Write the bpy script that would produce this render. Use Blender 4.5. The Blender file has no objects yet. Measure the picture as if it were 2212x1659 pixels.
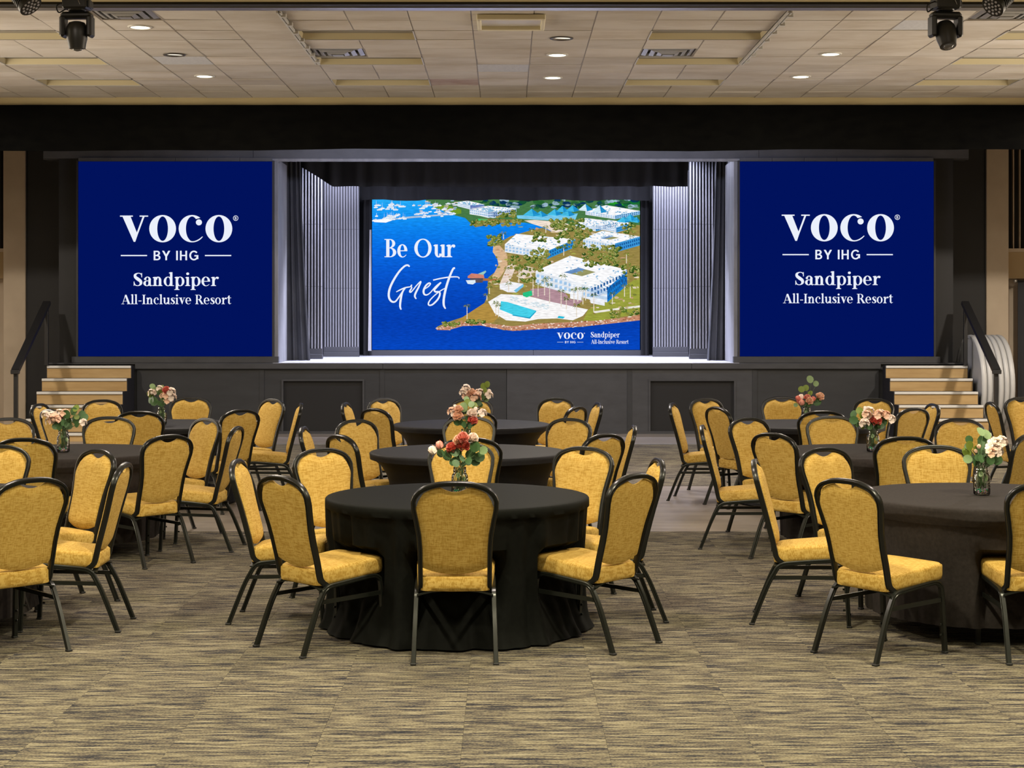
import bpy, math, random
from mathutils import Vector, Matrix, Euler

C = bpy.context.scene.collection
SC = bpy.context.scene
PI = math.pi
R = random.Random(7)

# ------------------------------------------------------------------ camera, world, lights, exposure
cam_d = bpy.data.cameras.new('camera')
cam = bpy.data.objects.new('camera', cam_d)
C.objects.link(cam)
cam.location = (0, 0, 1.80)
cam.rotation_euler = (PI / 2, 0, 0)
cam_d.sensor_width = 36.0
cam_d.sensor_fit = 'HORIZONTAL'
cam_d.lens = 36.0 * 3600 / 2212
cam_d.shift_x = 13 / 2212
cam_d.shift_y = -144.5 / 2212
cam_d.clip_end = 200
SC.camera = cam

SC.view_settings.view_transform = 'Standard'
SC.view_settings.look = 'None'
SC.view_settings.gamma = 1
SC.view_settings.use_curve_mapping = False
SC.view_settings.exposure = 0.0

W = bpy.data.worlds.new('world')
SC.world = W
W.use_nodes = True
W.node_tree.nodes['Background'].inputs[0].default_value = (1.0, 0.86, 0.60, 1)
W.node_tree.nodes['Background'].inputs[1].default_value = 0.085


def area(name, loc, rot, size, energy, color, size_y=None, shape=None, spread=None):
    l = bpy.data.lights.new(name, 'AREA')
    l.energy = energy
    l.color = color
    l.size = size
    if shape:
        l.shape = shape
    if size_y:
        l.shape = 'RECTANGLE'
        l.size_y = size_y
    if spread:
        l.spread = math.radians(spread)
    o = bpy.data.objects.new(name, l)
    C.objects.link(o)
    o.location = loc
    o.rotation_euler = rot
    return o


WARM = (1.0, 0.90, 0.64)
NEUT = (1.0, 0.88, 0.74)
COOL = (0.70, 0.73, 1.0)
# hall downlights above and behind the camera (same rows as the ones in view)
for hx in (-3.7, 0.0, 3.7):
    for hy, e, c in ((3.4, 95, WARM), (7.2, 215, WARM), (10.5, 95, (1.0, 0.85, 0.76))):
        area('hall_light', (hx, hy, 4.5), (0, 0, 0), 0.35, e, c, shape='DISK')
# side rows
for hx in (-7.4, 7.4):
    for hy, e in ((6.4, 110), (12.5, 100)):
        area('hall_light', (hx, hy, 4.5), (0, 0, 0), 0.35, e, WARM, shape='DISK')
    area('hall_light', (hx * 1.15, 20.6, 4.6), (0, 0, 0), 0.3, 270 if hx < 0 else 430, NEUT, shape='DISK')
# fill lights added unseen beyond both frame edges to brighten the tiled ceiling
for s_ in (-1, 1):
    d_ = Vector((-s_ * 8.5, 0, 3.6))
    area('wall_uplight', (s_ * 9.6, 17.4, 1.9), d_.to_track_quat('-Z', 'Y').to_euler(), 0.5, 330, (1.0, 0.87, 0.70), size_y=8.0, spread=120)
# wash lights hidden behind the black valance, aimed at the stage front
area('stage_wash', (0, 23.2, 4.62), (math.radians(52), 0, 0), 7.0, 130, COOL, size_y=0.25)
# cool down-light on the open floor right of the middle tables
sp = bpy.data.lights.new('stage_par', 'SPOT')
sp.energy = 420
sp.color = (0.66, 0.68, 1.0)
sp.spot_size = math.radians(80)
sp.spot_blend = 0.8
sp.shadow_soft_size = 0.15
spo = bpy.data.objects.new('stage_par', sp)
C.objects.link(spo)
spo.location = (0.9, 18.6, 4.7)
spo.rotation_euler = (math.radians(-8), math.radians(4), 0)
# strip over the front of the stage, hung behind the border curtain
area('stage_strip', (0, 27.85, 4.62), (math.radians(-14), 0, 0), 6.0, 900, COOL, size_y=0.2, spread=150)
area('stage_back_light', (-2.9, 29.0, 4.6), (math.radians(5), 0, 0), 0.8, 60, COOL, size_y=0.2)
area('stage_back_light', (2.9, 29.0, 4.6), (math.radians(5), 0, 0), 0.8, 130, COOL, size_y=0.2)


# ------------------------------------------------------------------ materials
def srgb(r, g, b):
    def f(c):
        c /= 255.0
        return c / 12.92 if c <= 0.04045 else ((c + 0.055) / 1.055) ** 2.4
    return (f(r), f(g), f(b), 1)


def mat(name, col, rough=0.6, metal=0.0, spec=0.5, emit=None, estr=1.0):
    m = bpy.data.materials.new(name)
    m.use_nodes = True
    b = m.node_tree.nodes['Principled BSDF']
    b.inputs['Base Color'].default_value = tuple(col[:3]) + (1,)
    b.inputs['Roughness'].default_value = rough
    b.inputs['Metallic'].default_value = metal
    b.inputs['Specular IOR Level'].default_value = spec
    if emit:
        b.inputs['Emission Color'].default_value = tuple(emit[:3]) + (1,)
        b.inputs['Emission Strength'].default_value = estr
    return m


def noisy(m, c1, c2, scale=(1, 1, 1), detail=3.0, coord='Object', bump=0.0, lo=0.3, hi=0.7, rough=0.6, vary=0):
    nt = m.node_tree
    b = nt.nodes['Principled BSDF']
    tc = nt.nodes.new('ShaderNodeTexCoord')
    mp = nt.nodes.new('ShaderNodeMapping')
    mp.inputs['Scale'].default_value = scale
    if coord == 'World':
        g = nt.nodes.new('ShaderNodeNewGeometry')
        nt.links.new(g.outputs['Position'], mp.inputs[0])
    else:
        nt.links.new(tc.outputs[coord], mp.inputs[0])
    n = nt.nodes.new('ShaderNodeTexNoise')
    n.inputs['Scale'].default_value = 1.0
    n.inputs['Detail'].default_value = detail
    n.inputs['Roughness'].default_value = rough
    nt.links.new(mp.outputs[0], n.inputs['Vector'])
    r = nt.nodes.new('ShaderNodeValToRGB')
    r.color_ramp.elements[0].position = lo
    r.color_ramp.elements[1].position = hi
    r.color_ramp.elements[0].color = tuple(c1[:3]) + (1,)
    r.color_ramp.elements[1].color = tuple(c2[:3]) + (1,)
    nt.links.new(n.outputs['Fac'], r.inputs[0])
    nt.links.new(r.outputs[0], b.inputs['Base Color'])
    if vary:
        oi = nt.nodes.new('ShaderNodeObjectInfo')
        hs = nt.nodes.new('ShaderNodeHueSaturation')
        mr = nt.nodes.new('ShaderNodeMapRange')
        mr.inputs['To Min'].default_value = 1 - vary
        mr.inputs['To Max'].default_value = 1 + vary * .5
        nt.links.new(oi.outputs['Random'], mr.inputs[0])
        nt.links.new(mr.outputs[0], hs.inputs['Value'])
        nt.links.new(r.outputs[0], hs.inputs['Color'])
        nt.links.new(hs.outputs[0], b.inputs['Base Color'])
    if bump:
        bp = nt.nodes.new('ShaderNodeBump')
        bp.inputs['Strength'].default_value = bump
        bp.inputs['Distance'].default_value = 0.01
        nt.links.new(n.outputs['Fac'], bp.inputs['Height'])
        nt.links.new(bp.outputs[0], b.inputs['Normal'])
    return m


def fabric_gold(name, scales):
    m = mat(name, (0.5, 0.3, 0.06), 0.85, spec=0.25)
    nt = m.node_tree
    b = nt.nodes['Principled BSDF']
    tc = nt.nodes.new('ShaderNodeTexCoord')
    oi = nt.nodes.new('ShaderNodeObjectInfo')
    add = nt.nodes.new('ShaderNodeVectorMath')
    add.operation = 'ADD'
    sc = nt.nodes.new('ShaderNodeMath')
    sc.operation = 'MULTIPLY'
    sc.inputs[1].default_value = 9.0
    nt.links.new(oi.outputs['Random'], sc.inputs[0])
    nt.links.new(tc.outputs['Object'], add.inputs[0])
    nt.links.new(sc.outputs[0], add.inputs[1])
    fac = []
    for s in scales:
        mp = nt.nodes.new('ShaderNodeMapping')
        mp.inputs['Scale'].default_value = s
        nt.links.new(add.outputs[0], mp.inputs[0])
        n = nt.nodes.new('ShaderNodeTexNoise')
        n.inputs['Scale'].default_value = 1.0
        n.inputs['Detail'].default_value = 1.5
        nt.links.new(mp.outputs[0], n.inputs['Vector'])
        fac.append(n.outputs['Fac'])
    a = nt.nodes.new('ShaderNodeMath')
    a.operation = 'MULTIPLY_ADD'
    a.inputs[1].default_value = 0.7
    nt.links.new(fac[1], a.inputs[0])
    nt.links.new(fac[0], a.inputs[2])
    a2 = nt.nodes.new('ShaderNodeMath')
    a2.operation = 'MULTIPLY_ADD'
    a2.inputs[1].default_value = 0.3
    nt.links.new(fac[2], a2.inputs[0])
    nt.links.new(a.outputs[0], a2.inputs[2])
    r = nt.nodes.new('ShaderNodeValToRGB')
    e = r.color_ramp.elements
    e[0].position, e[0].color = 0.55, (0.325, 0.184, 0.027, 1)
    e[1].position, e[1].color = 1.45, (0.53, 0.355, 0.092, 1)
    e2 = r.color_ramp.elements.new(0.98)
    e2.color = (0.418, 0.256, 0.048, 1)
    # ramp input is clamped to 0..1, so bring the sum back to that range
    hf = nt.nodes.new('ShaderNodeMath')
    hf.operation = 'MULTIPLY'
    hf.inputs[1].default_value = 0.5
    nt.links.new(a2.outputs[0], hf.inputs[0])
    for q in r.color_ramp.elements:
        q.position = q.position * 0.5
    nt.links.new(hf.outputs[0], r.inputs[0])
    nt.links.new(r.outputs[0], b.inputs['Base Color'])
    return m


def carpet_mat():
    m = mat('carpet', (0.2, 0.17, 0.1), 0.95, spec=0.1)
    nt = m.node_tree
    b = nt.nodes['Principled BSDF']
    g = nt.nodes.new('ShaderNodeNewGeometry')
    oi = nt.nodes.new('ShaderNodeObjectInfo')
    sc = nt.nodes.new('ShaderNodeMath')
    sc.operation = 'MULTIPLY'
    sc.inputs[1].default_value = 13.0
    nt.links.new(oi.outputs['Random'], sc.inputs[0])
    add = nt.nodes.new('ShaderNodeVectorMath')
    add.operation = 'ADD'
    nt.links.new(g.outputs['Position'], add.inputs[0])
    nt.links.new(sc.outputs[0], add.inputs[1])
    facs = []
    for s, d in (((7, 82, 1), 2.5), ((2.6, 30, 1), 2.0), ((90, 130, 1), 1.0)):
        mp = nt.nodes.new('ShaderNodeMapping')
        mp.inputs['Scale'].default_value = s
        nt.links.new(add.outputs[0], mp.inputs[0])
        n = nt.nodes.new('ShaderNodeTexNoise')
        n.inputs['Scale'].default_value = 1.0
        n.inputs['Detail'].default_value = d
        nt.links.new(mp.outputs[0], n.inputs['Vector'])
        facs.append(n.outputs['Fac'])
    x1 = nt.nodes.new('ShaderNodeMath')
    x1.operation = 'MULTIPLY_ADD'
    x1.inputs[1].default_value = 0.55
    nt.links.new(facs[1], x1.inputs[0])
    nt.links.new(facs[0], x1.inputs[2])
    x2 = nt.nodes.new('ShaderNodeMath')
    x2.operation = 'MULTIPLY_ADD'
    x2.inputs[1].default_value = 0.45
    nt.links.new(facs[2], x2.inputs[0])
    nt.links.new(x1.outputs[0], x2.inputs[2])
    hf = nt.nodes.new('ShaderNodeMath')
    hf.operation = 'MULTIPLY'
    hf.inputs[1].default_value = 0.5
    nt.links.new(x2.outputs[0], hf.inputs[0])
    r = nt.nodes.new('ShaderNodeValToRGB')
    e = r.color_ramp.elements
    e[0].position, e[0].color = 0.41, (0.018, 0.020, 0.026, 1)
    e[1].position, e[1].color = 0.61, (0.228, 0.204, 0.145, 1)
    for p, c in ((0.455, (0.052, 0.046, 0.044, 1)), (0.49, (0.094, 0.080, 0.062, 1)), (0.54, (0.155, 0.135, 0.090, 1))):
        q = r.color_ramp.elements.new(p)
        q.color = c
    nt.links.new(hf.outputs[0], r.inputs[0])
    hs = nt.nodes.new('ShaderNodeHueSaturation')
    mr = nt.nodes.new('ShaderNodeMapRange')
    mr.inputs['To Min'].default_value = 0.95
    mr.inputs['To Max'].default_value = 1.05
    nt.links.new(oi.outputs['Random'], mr.inputs[0])
    nt.links.new(mr.outputs[0], hs.inputs['Value'])
    nt.links.new(r.outputs[0], hs.inputs['Color'])
    nt.links.new(hs.outputs[0], b.inputs['Base Color'])
    bp = nt.nodes.new('ShaderNodeBump')
    bp.inputs['Strength'].default_value = 0.4
    bp.inputs['Distance'].default_value = 0.004
    nt.links.new(hf.outputs[0], bp.inputs['Height'])
    nt.links.new(bp.outputs[0], b.inputs['Normal'])
    return m


def screen_mat(name, col, strength=1.0):
    m = bpy.data.materials.new(name)
    m.use_nodes = True
    nt = m.node_tree
    nt.nodes.remove(nt.nodes['Principled BSDF'])
    e = nt.nodes.new('ShaderNodeEmission')
    e.inputs[0].default_value = tuple(col[:3]) + (1,)
    e.inputs[1].default_value = strength
    nt.links.new(e.outputs[0], nt.nodes['Material Output'].inputs[0])
    return m


def picture_mat():
    m = screen_mat('screen_picture', (1, 1, 1))
    nt = m.node_tree
    e = [n for n in nt.nodes if n.type == 'EMISSION'][0]
    a = nt.nodes.new('ShaderNodeVertexColor')
    a.layer_name = 'Col'
    tc = nt.nodes.new('ShaderNodeTexCoord')
    mp = nt.nodes.new('ShaderNodeMapping')
    mp.inputs['Scale'].default_value = (9, 1, 60)
    mp.inputs['Rotation'].default_value = (0, 0.22, 0)
    nt.links.new(tc.outputs['Object'], mp.inputs[0])
    n = nt.nodes.new('ShaderNodeTexNoise')
    n.inputs['Scale'].default_value = 1.0
    n.inputs['Detail'].default_value = 3
    nt.links.new(mp.outputs[0], n.inputs['Vector'])
    mr = nt.nodes.new('ShaderNodeMapRange')
    mr.inputs['From Min'].default_value = 0.3
    mr.inputs['From Max'].default_value = 0.7
    mr.inputs['To Min'].default_value = 0.80
    mr.inputs['To Max'].default_value = 1.22
    nt.links.new(n.outputs['Fac'], mr.inputs[0])
    mx = nt.nodes.new('ShaderNodeVectorMath')
    mx.operation = 'SCALE'
    nt.links.new(a.outputs['Color'], mx.inputs[0])
    nt.links.new(mr.outputs[0], mx.inputs['Scale'])
    nt.links.new(mx.outputs[0], e.inputs[0])
    return m


M = {}
M['gold'] = fabric_gold('gold_fabric', ((24, 4, 330), (330, 4, 24), (90, 90, 90)))
M['gold_seat'] = fabric_gold('gold_fabric_seat', ((24, 330, 60), (330, 24, 60), (90, 90, 90)))
M['frame'] = mat('black_frame', (0.007, 0.0075, 0.0065), 0.30, 0.0, 0.35)
M['leg'] = mat('dark_steel_leg', (0.012, 0.0135, 0.011), 0.30, 0.2, 0.45)
M['rubber'] = mat('rubber', (0.012, 0.012, 0.012), 0.7)
M['cloth'] = noisy(mat('black_cloth', (0.010, 0.010, 0.010), 0.85, spec=0.12), (0.007, 0.0068, 0.0068), (0.0115, 0.011, 0.0112), (60, 60, 60))
M['satin'] = noisy(mat('black_satin', (0.010, 0.010, 0.009), 0.6, spec=0.03), (0.006, 0.0063, 0.0058), (0.0075, 0.0082, 0.0072), (40, 40, 40))
M['tabletop'] = mat('table_laminate', (0.35, 0.33, 0.30), 0.5)
M['tableleg'] = mat('table_leg_metal', (0.30, 0.30, 0.28), 0.4, 0.6)
M['carpet'] = carpet_mat()
M['wood_floor'] = noisy(mat('wood_floor', (0.2, 0.17, 0.13), 0.32), (0.19, 0.16, 0.13), (0.32, 0.28, 0.235), (0.9, 9, 1), coord='World', lo=0.25, hi=0.75)
M['tile'] = noisy(mat('ceiling_tile', (0.6, 0.56, 0.5), 0.9, spec=0.2), (0.48, 0.42, 0.345), (0.63, 0.59, 0.54), (1.1, 2.6, 1), coord='World', detail=5, lo=0.25, hi=0.6, vary=0.12)
M['tile_stained'] = noisy(mat('ceiling_tile_stained', (0.5, 0.4, 0.36), 0.9, spec=0.2), (0.34, 0.22, 0.19), (0.58, 0.50, 0.45), (2.5, 6, 1), coord='World', detail=5)
M['tile_new'] = noisy(mat('ceiling_tile_new', (0.56, 0.56, 0.6), 0.85), (0.50, 0.51, 0.55), (0.60, 0.61, 0.64), (30, 30, 1), coord='World')
M['grid'] = mat('ceiling_grid', (0.30, 0.27, 0.24), 0.7)
M['white_metal'] = mat('white_metal', (0.55, 0.54, 0.52), 0.5)
M['cream'] = noisy(mat('cream_paint', (0.5, 0.42, 0.24), 0.75), (0.45, 0.365, 0.19), (0.54, 0.45, 0.25), (0.7, 3, 3), coord='World')
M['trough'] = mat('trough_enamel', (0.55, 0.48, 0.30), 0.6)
M['panel_frame'] = mat('panel_frame', (0.78, 0.72, 0.52), 0.6)
M['cloth_brown'] = noisy(mat('brown_black_cloth', (0.02, 0.02, 0.02), 0.85, spec=0.12), (0.020, 0.0168, 0.0155), (0.029, 0.0245, 0.0228), (50, 50, 50))
M['cloth_stretch'] = noisy(mat('black_stretch_cloth', (0.01, 0.01, 0.012), 0.6, spec=0.16), (0.008, 0.008, 0.0100), (0.012, 0.012, 0.014), (60, 60, 60))
M['trough_top'] = mat('trough_top', (0.24, 0.215, 0.165), 0.7)  # shade inside the recess put into a darker top colour
M['beige'] = noisy(mat('beige_paint', (0.45, 0.37, 0.28), 0.8), (0.50, 0.41, 0.31), (0.58, 0.485, 0.37), (2, 2, 2), coord='World')
M['beige_panel'] = mat('beige_fascia', (0.42, 0.31, 0.17), 0.8)
M['velour'] = noisy(mat('black_velour', (0.003, 0.003, 0.003), 1.0, spec=0.05), (0.002, 0.002, 0.002), (0.004, 0.004, 0.0035), (4, 4, 9), coord='World')
M['black_wall'] = noisy(mat('black_wall', (0.012, 0.012, 0.013), 0.6), (0.0058, 0.0062, 0.0080), (0.0095, 0.0100, 0.0122), (2, 2, 2), coord='World')
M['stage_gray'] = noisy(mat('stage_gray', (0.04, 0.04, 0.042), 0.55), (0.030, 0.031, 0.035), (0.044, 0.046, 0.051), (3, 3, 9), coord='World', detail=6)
M['stage_panel'] = noisy(mat('stage_panel', (0.025, 0.025, 0.027), 0.6), (0.015, 0.0162, 0.0185), (0.024, 0.0258, 0.029), (1.5, 3, 7), coord='World', detail=6)
M['recess'] = mat('recess_black', (0.004, 0.004, 0.0045), 0.7)
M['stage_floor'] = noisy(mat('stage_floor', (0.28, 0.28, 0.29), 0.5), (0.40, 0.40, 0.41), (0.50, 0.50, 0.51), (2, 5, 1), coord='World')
M['jamb'] = noisy(mat('jamb_gray', (0.12, 0.12, 0.125), 0.5), (0.15, 0.15, 0.155), (0.27, 0.27, 0.275), (5, 5, 1.2), coord='World', detail=5)
M['header'] = noisy(mat('header_gray', (0.08, 0.08, 0.085), 0.5), (0.055, 0.056, 0.060), (0.085, 0.086, 0.092), (2, 5, 3), coord='World', detail=5)
M['drape'] = noisy(mat('stage_drape', (0.020, 0.021, 0.024), 0.85), (0.036, 0.038, 0.044), (0.058, 0.060, 0.068), (6, 6, 2), coord='World')
M['dark_drape'] = mat('dark_drape', (0.010, 0.010, 0.011), 0.85)
M['white_drape'] = mat('white_drape', (0.5, 0.5, 0.52), 0.8)
M['corrugated'] = mat('corrugated_metal', (0.30, 0.30, 0.32), 0.38, 0.35)
M['corr_back'] = mat('panel_backing', (0.022, 0.022, 0.025), 0.6)
M['corr_base'] = mat('panel_base', (0.05, 0.05, 0.055), 0.6)
M['riser'] = noisy(mat('stair_riser_wood', (0.42, 0.28, 0.12), 0.5), (0.36, 0.225, 0.085), (0.50, 0.345, 0.155), (1.4, 1.4, 10), detail=5)
M['nosing'] = mat('aluminium_nosing', (0.72, 0.72, 0.70), 0.4, 0.25)
M['tread'] = mat('stair_tread', (0.03, 0.028, 0.026), 0.6)
M['stringer'] = mat('stair_stringer', (0.008, 0.008, 0.012), 0.6)
M['rail'] = mat('rail_black', (0.012, 0.012, 0.013), 0.45)
M['plastic_gray'] = noisy(mat('gray_plastic', (0.42, 0.43, 0.44), 0.45), (0.38, 0.39, 0.40), (0.46, 0.47, 0.48), (3, 3, 3))
M['plastic_edge'] = mat('gray_plastic_rim', (0.50, 0.51, 0.52), 0.4)
M['fixture'] = mat('fixture_black', (0.010, 0.010, 0.009), 0.42)
M['lens'] = mat('lens_glass', (0.10, 0.10, 0.10), 0.08, 0.0, 0.8)
M['led_dot'] = mat('led_lens', (0.55, 0.55, 0.6), 0.15)
M['steel'] = mat('steel', (0.5, 0.5, 0.5), 0.3, 0.9)
M['track'] = mat('track_aluminium', (0.45, 0.45, 0.47), 0.35, 0.7)
M['dark_track'] = mat('track_slot', (0.02, 0.02, 0.02), 0.6)
M['lamp'] = screen_mat('lamp_disc', (1.0, 0.93, 0.74), 5.0)
M['lamp_dim'] = screen_mat('lamp_disc_aimed_away', (1.0, 0.93, 0.76), 1.6)
M['trim'] = mat('lamp_trim', (0.6, 0.58, 0.53), 0.5)
M['dark_trim'] = mat('lamp_trim_dark', (0.06, 0.05, 0.04), 0.5)
M['vent'] = mat('vent_metal', (0.42, 0.42, 0.42), 0.4, 0.4)
M['vent_dark'] = mat('vent_dark', (0.05, 0.045, 0.04), 0.8)
M['lens_panel'] = mat('light_lens', (0.60, 0.57, 0.52), 0.5)
M['screen_blue'] = screen_mat('screen_blue', srgb(1, 18, 92))
M['screen_bezel'] = mat('screen_bezel', (0.018, 0.018, 0.020), 0.5)
M['letter'] = screen_mat('screen_white', srgb(235, 240, 252))
M['picture'] = picture_mat()
M['curtain'] = mat('gray_curtain', (0.035, 0.038, 0.045), 0.85)
M['brown'] = mat('brown_wood', (0.12, 0.06, 0.03), 0.6)
M['leaf'] = noisy(mat('leaf_green', (0.04, 0.10, 0.03), 0.5), (0.028, 0.085, 0.030), (0.075, 0.165, 0.050), (25, 25, 25))
M['leaf_pale'] = noisy(mat('leaf_pale', (0.2, 0.3, 0.1), 0.5), (0.14, 0.24, 0.10), (0.30, 0.42, 0.20), (25, 25, 25))
M['leaf_olive'] = noisy(mat('leaf_olive', (0.12, 0.18, 0.02), 0.5), (0.11, 0.16, 0.015), (0.20, 0.28, 0.035), (25, 25, 25))
M['stem'] = mat('stem_green', (0.05, 0.09, 0.03), 0.6)
M['coral'] = noisy(mat('petal_coral', (0.7, 0.12, 0.1), 0.6), (0.62, 0.07, 0.055), (0.85, 0.36, 0.28), (45, 45, 45), lo=0.4, hi=0.62)
M['rose'] = noisy(mat('petal_rose', (0.8, 0.25, 0.2), 0.6), (0.72, 0.15, 0.12), (0.90, 0.55, 0.45), (45, 45, 45), lo=0.38, hi=0.6)
M['peach'] = noisy(mat('petal_peach', (0.8, 0.45, 0.3), 0.6), (0.84, 0.44, 0.28), (0.92, 0.74, 0.60), (40, 40, 40), lo=0.38, hi=0.62)
M['blush'] = noisy(mat('petal_blush', (0.85, 0.65, 0.55), 0.6), (0.88, 0.60, 0.48), (0.93, 0.86, 0.79), (35, 35, 35), lo=0.32, hi=0.55)
M['gem_a'] = mat('gem_lilac', (0.62, 0.42, 0.66), 0.15)
M['gem_b'] = mat('gem_brown', (0.42, 0.26, 0.16), 0.15)
M['gem_c'] = mat('gem_green', (0.03, 0.32, 0.18), 0.12)


def glass_mat():
    """thin clear glass: sees through, mirrors at the edges"""
    m = bpy.data.materials.new('jar_glass')
    m.use_nodes = True
    nt = m.node_tree
    nt.nodes.remove(nt.nodes['Principled BSDF'])
    tr = nt.nodes.new('ShaderNodeBsdfTransparent')
    tr.inputs[0].default_value = (0.93, 0.95, 0.93, 1)
    gl = nt.nodes.new('ShaderNodeBsdfGlossy')
    gl.inputs['Roughness'].default_value = 0.06
    tc = nt.nodes.new('ShaderNodeTexCoord')
    n = nt.nodes.new('ShaderNodeTexNoise')
    n.inputs['Scale'].default_value = 70
    nt.links.new(tc.outputs['Object'], n.inputs['Vector'])
    bp = nt.nodes.new('ShaderNodeBump')
    bp.inputs['Strength'].default_value = 0.6
    bp.inputs['Distance'].default_value = 0.006
    nt.links.new(n.outputs['Fac'], bp.inputs['Height'])
    nt.links.new(bp.outputs[0], gl.inputs['Normal'])
    lw = nt.nodes.new('ShaderNodeLayerWeight')
    lw.inputs['Blend'].default_value = 0.25
    nt.links.new(bp.outputs[0], lw.inputs['Normal'])
    mx = nt.nodes.new('ShaderNodeMixShader')
    nt.links.new(lw.outputs['Fresnel'], mx.inputs[0])
    nt.links.new(tr.outputs[0], mx.inputs[1])
    nt.links.new(gl.outputs[0], mx.inputs[2])
    nt.links.new(mx.outputs[0], nt.nodes['Material Output'].inputs[0])
    return m


M['glass'] = glass_mat()


# ------------------------------------------------------------------ mesh helpers
class MB:
    def __init__(s):
        s.v, s.f, s.mi = [], [], []
        s.cur = 0

    def add(s, vs, fs):
        o = len(s.v)
        s.v += [tuple(p) for p in vs]
        for f in fs:
            s.f.append([i + o for i in f])
            s.mi.append(s.cur)

    def box(s, x0, x1, y0, y1, z0, z1):
        s.add([(x0, y0, z0), (x1, y0, z0), (x1, y1, z0), (x0, y1, z0), (x0, y0, z1), (x1, y0, z1), (x1, y1, z1), (x0, y1, z1)],
              [(3, 2, 1, 0), (4, 5, 6, 7), (0, 1, 5, 4), (1, 2, 6, 5), (2, 3, 7, 6), (3, 0, 4, 7)])
        return s

    def bevbox(s, x0, x1, y0, y1, z0, z1, b):
        """box with chamfered edges"""
        n0 = len(s.v)
        import itertools
        idx = {}
        vs = []
        for i, j, k in itertools.product((0, 1), repeat=3):
            for ax in range(3):
                p = [(x0, x1)[i], (y0, y1)[j], (z0, z1)[k]]
                for a in range(3):
                    if a != ax:
                        p[a] += b if (i, j, k)[a] == 0 else -b
                idx[(i, j, k, ax)] = len(vs)
                vs.append(p)
        fs = []
        for ax in range(3):
            for side in (0, 1):
                o = [a for a in range(3) if a != ax]
                q = []
                for u, w in ((0, 0), (1, 0), (1, 1), (0, 1)):
                    c = [0, 0, 0]
                    c[ax] = side
                    c[o[0]] = u
                    c[o[1]] = w
                    q.append(idx[(c[0], c[1], c[2], ax)])
                fs.append(q)
        for ax in range(3):
            o = [a for a in range(3) if a != ax]
            for u in (0, 1):
                for w in (0, 1):
                    c0 = [0, 0, 0]
                    c0[o[0]] = u
                    c0[o[1]] = w
                    c1 = list(c0)
                    c1[ax] = 1
                    fs.append([idx[(*c0, o[0])], idx[(*c1, o[0])], idx[(*c1, o[1])], idx[(*c0, o[1])]])
        for i, j, k in itertools.product((0, 1), repeat=3):
            fs.append([idx[(i, j, k, 0)], idx[(i, j, k, 1)], idx[(i, j, k, 2)]])
        s.add(vs, fs)
        return s

    def rings(s, rings, closed=True, cap0=True, cap1=True):
        n = len(rings[0])
        vs = [p for r in rings for p in r]
        fs = []
        for i in range(len(rings) - 1):
            for j in range(n if closed else n - 1):
                k = (j + 1) % n
                fs.append((i * n + j, i * n + k, (i + 1) * n + k, (i + 1) * n + j))
        if cap0:
            fs.append(tuple(range(n - 1, -1, -1)))
        if cap1:
            fs.append(tuple((len(rings) - 1) * n + j for j in range(n)))
        s.add(vs, fs)
        return s

    def sweep(s, path, prof, normal=None, cap=True):
        """sweep a 2D profile (side, depth) along a path; normal = fixed depth direction hint"""
        P = [Vector(p) for p in path]
        rr = []
        for i, p in enumerate(P):
            t = (P[min(i + 1, len(P) - 1)] - P[max(i - 1, 0)]).normalized()
            nrm = normal(i) if callable(normal) else (Vector(normal) if normal else None)
            if nrm is None:
                nrm = Vector((0, 0, 1)) if abs(t.z) < 0.9 else Vector((1, 0, 0))
            side = t.cross(nrm).normalized()
            dep = side.cross(t).normalized()
            pr = prof(i) if callable(prof) else prof
            rr.append([tuple(p + side * a + dep * b) for a, b in pr])
        s.rings(rr, True, cap, cap)
        return s

    def tube(s, path, r, n=8, cap=True):
        rf = r if callable(r) else (lambda i: r)
        s.sweep(path, lambda i: [(rf(i) * math.cos(2 * PI * k / n), rf(i) * math.sin(2 * PI * k / n)) for k in range(n)], None, cap)
        return s

    def lathe(s, prof, n=24, cx=0, cy=0, cap0=True, cap1=True, wob=None):
        rr = []
        for r, z in prof:
            rr.append([(cx + r * math.cos(2 * PI * k / n), cy + r * math.sin(2 * PI * k / n), z) for k in range(n)])
        s.rings(rr, True, cap0, cap1)
        return s

    def xform(s, mtx, start=0):
        for i in range(start, len(s.v)):
            s.v[i] = tuple(mtx @ Vector(s.v[i]))
        return s

    def mesh(s, name, mats, smooth=False):
        me = bpy.data.meshes.new(name)
        me.from_pydata(s.v, [], s.f)
        if not isinstance(mats, (list, tuple)):
            mats = [mats]
        for m in mats:
            me.materials.append(m)
        if len(mats) > 1:
            me.polygons.foreach_set('material_index', s.mi)
        if smooth:
            me.polygons.foreach_set('use_smooth', [True] * len(me.polygons))
        me.update()
        if smooth and smooth is not True:
            try:
                me.set_sharp_from_angle(angle=math.radians(smooth))
            except Exception:
                pass
        return me

    def build(s, name, mats, parent=None, smooth=False, loc=None):
        return link(name, s.mesh(name, mats, smooth), parent, loc)


def link(name, data, parent=None, loc=None, rot=None):
    o = bpy.data.objects.new(name, data)
    C.objects.link(o)
    if parent:
        o.parent = parent
    if loc:
        o.location = loc
    if rot:
        o.rotation_euler = rot
    return o


def tag(o, label=None, cat=None, group=None, kind=None):
    if label:
        o['label'] = label
    if cat:
        o['category'] = cat
    if group:
        o['group'] = group
    if kind:
        o['kind'] = kind
    return o


def thing(name, label, cat, loc=(0, 0, 0), rz=0, group=None):
    o = link(name, None, None, loc, (0, 0, rz))
    o.empty_display_size = 0.05
    return tag(o, label, cat, group)


def struct(name, mb, m, smooth=False, label=None):
    o = mb.build(name, m, None, smooth)
    o['kind'] = 'structure'
    if label:
        o['label'] = label
    return o


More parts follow.
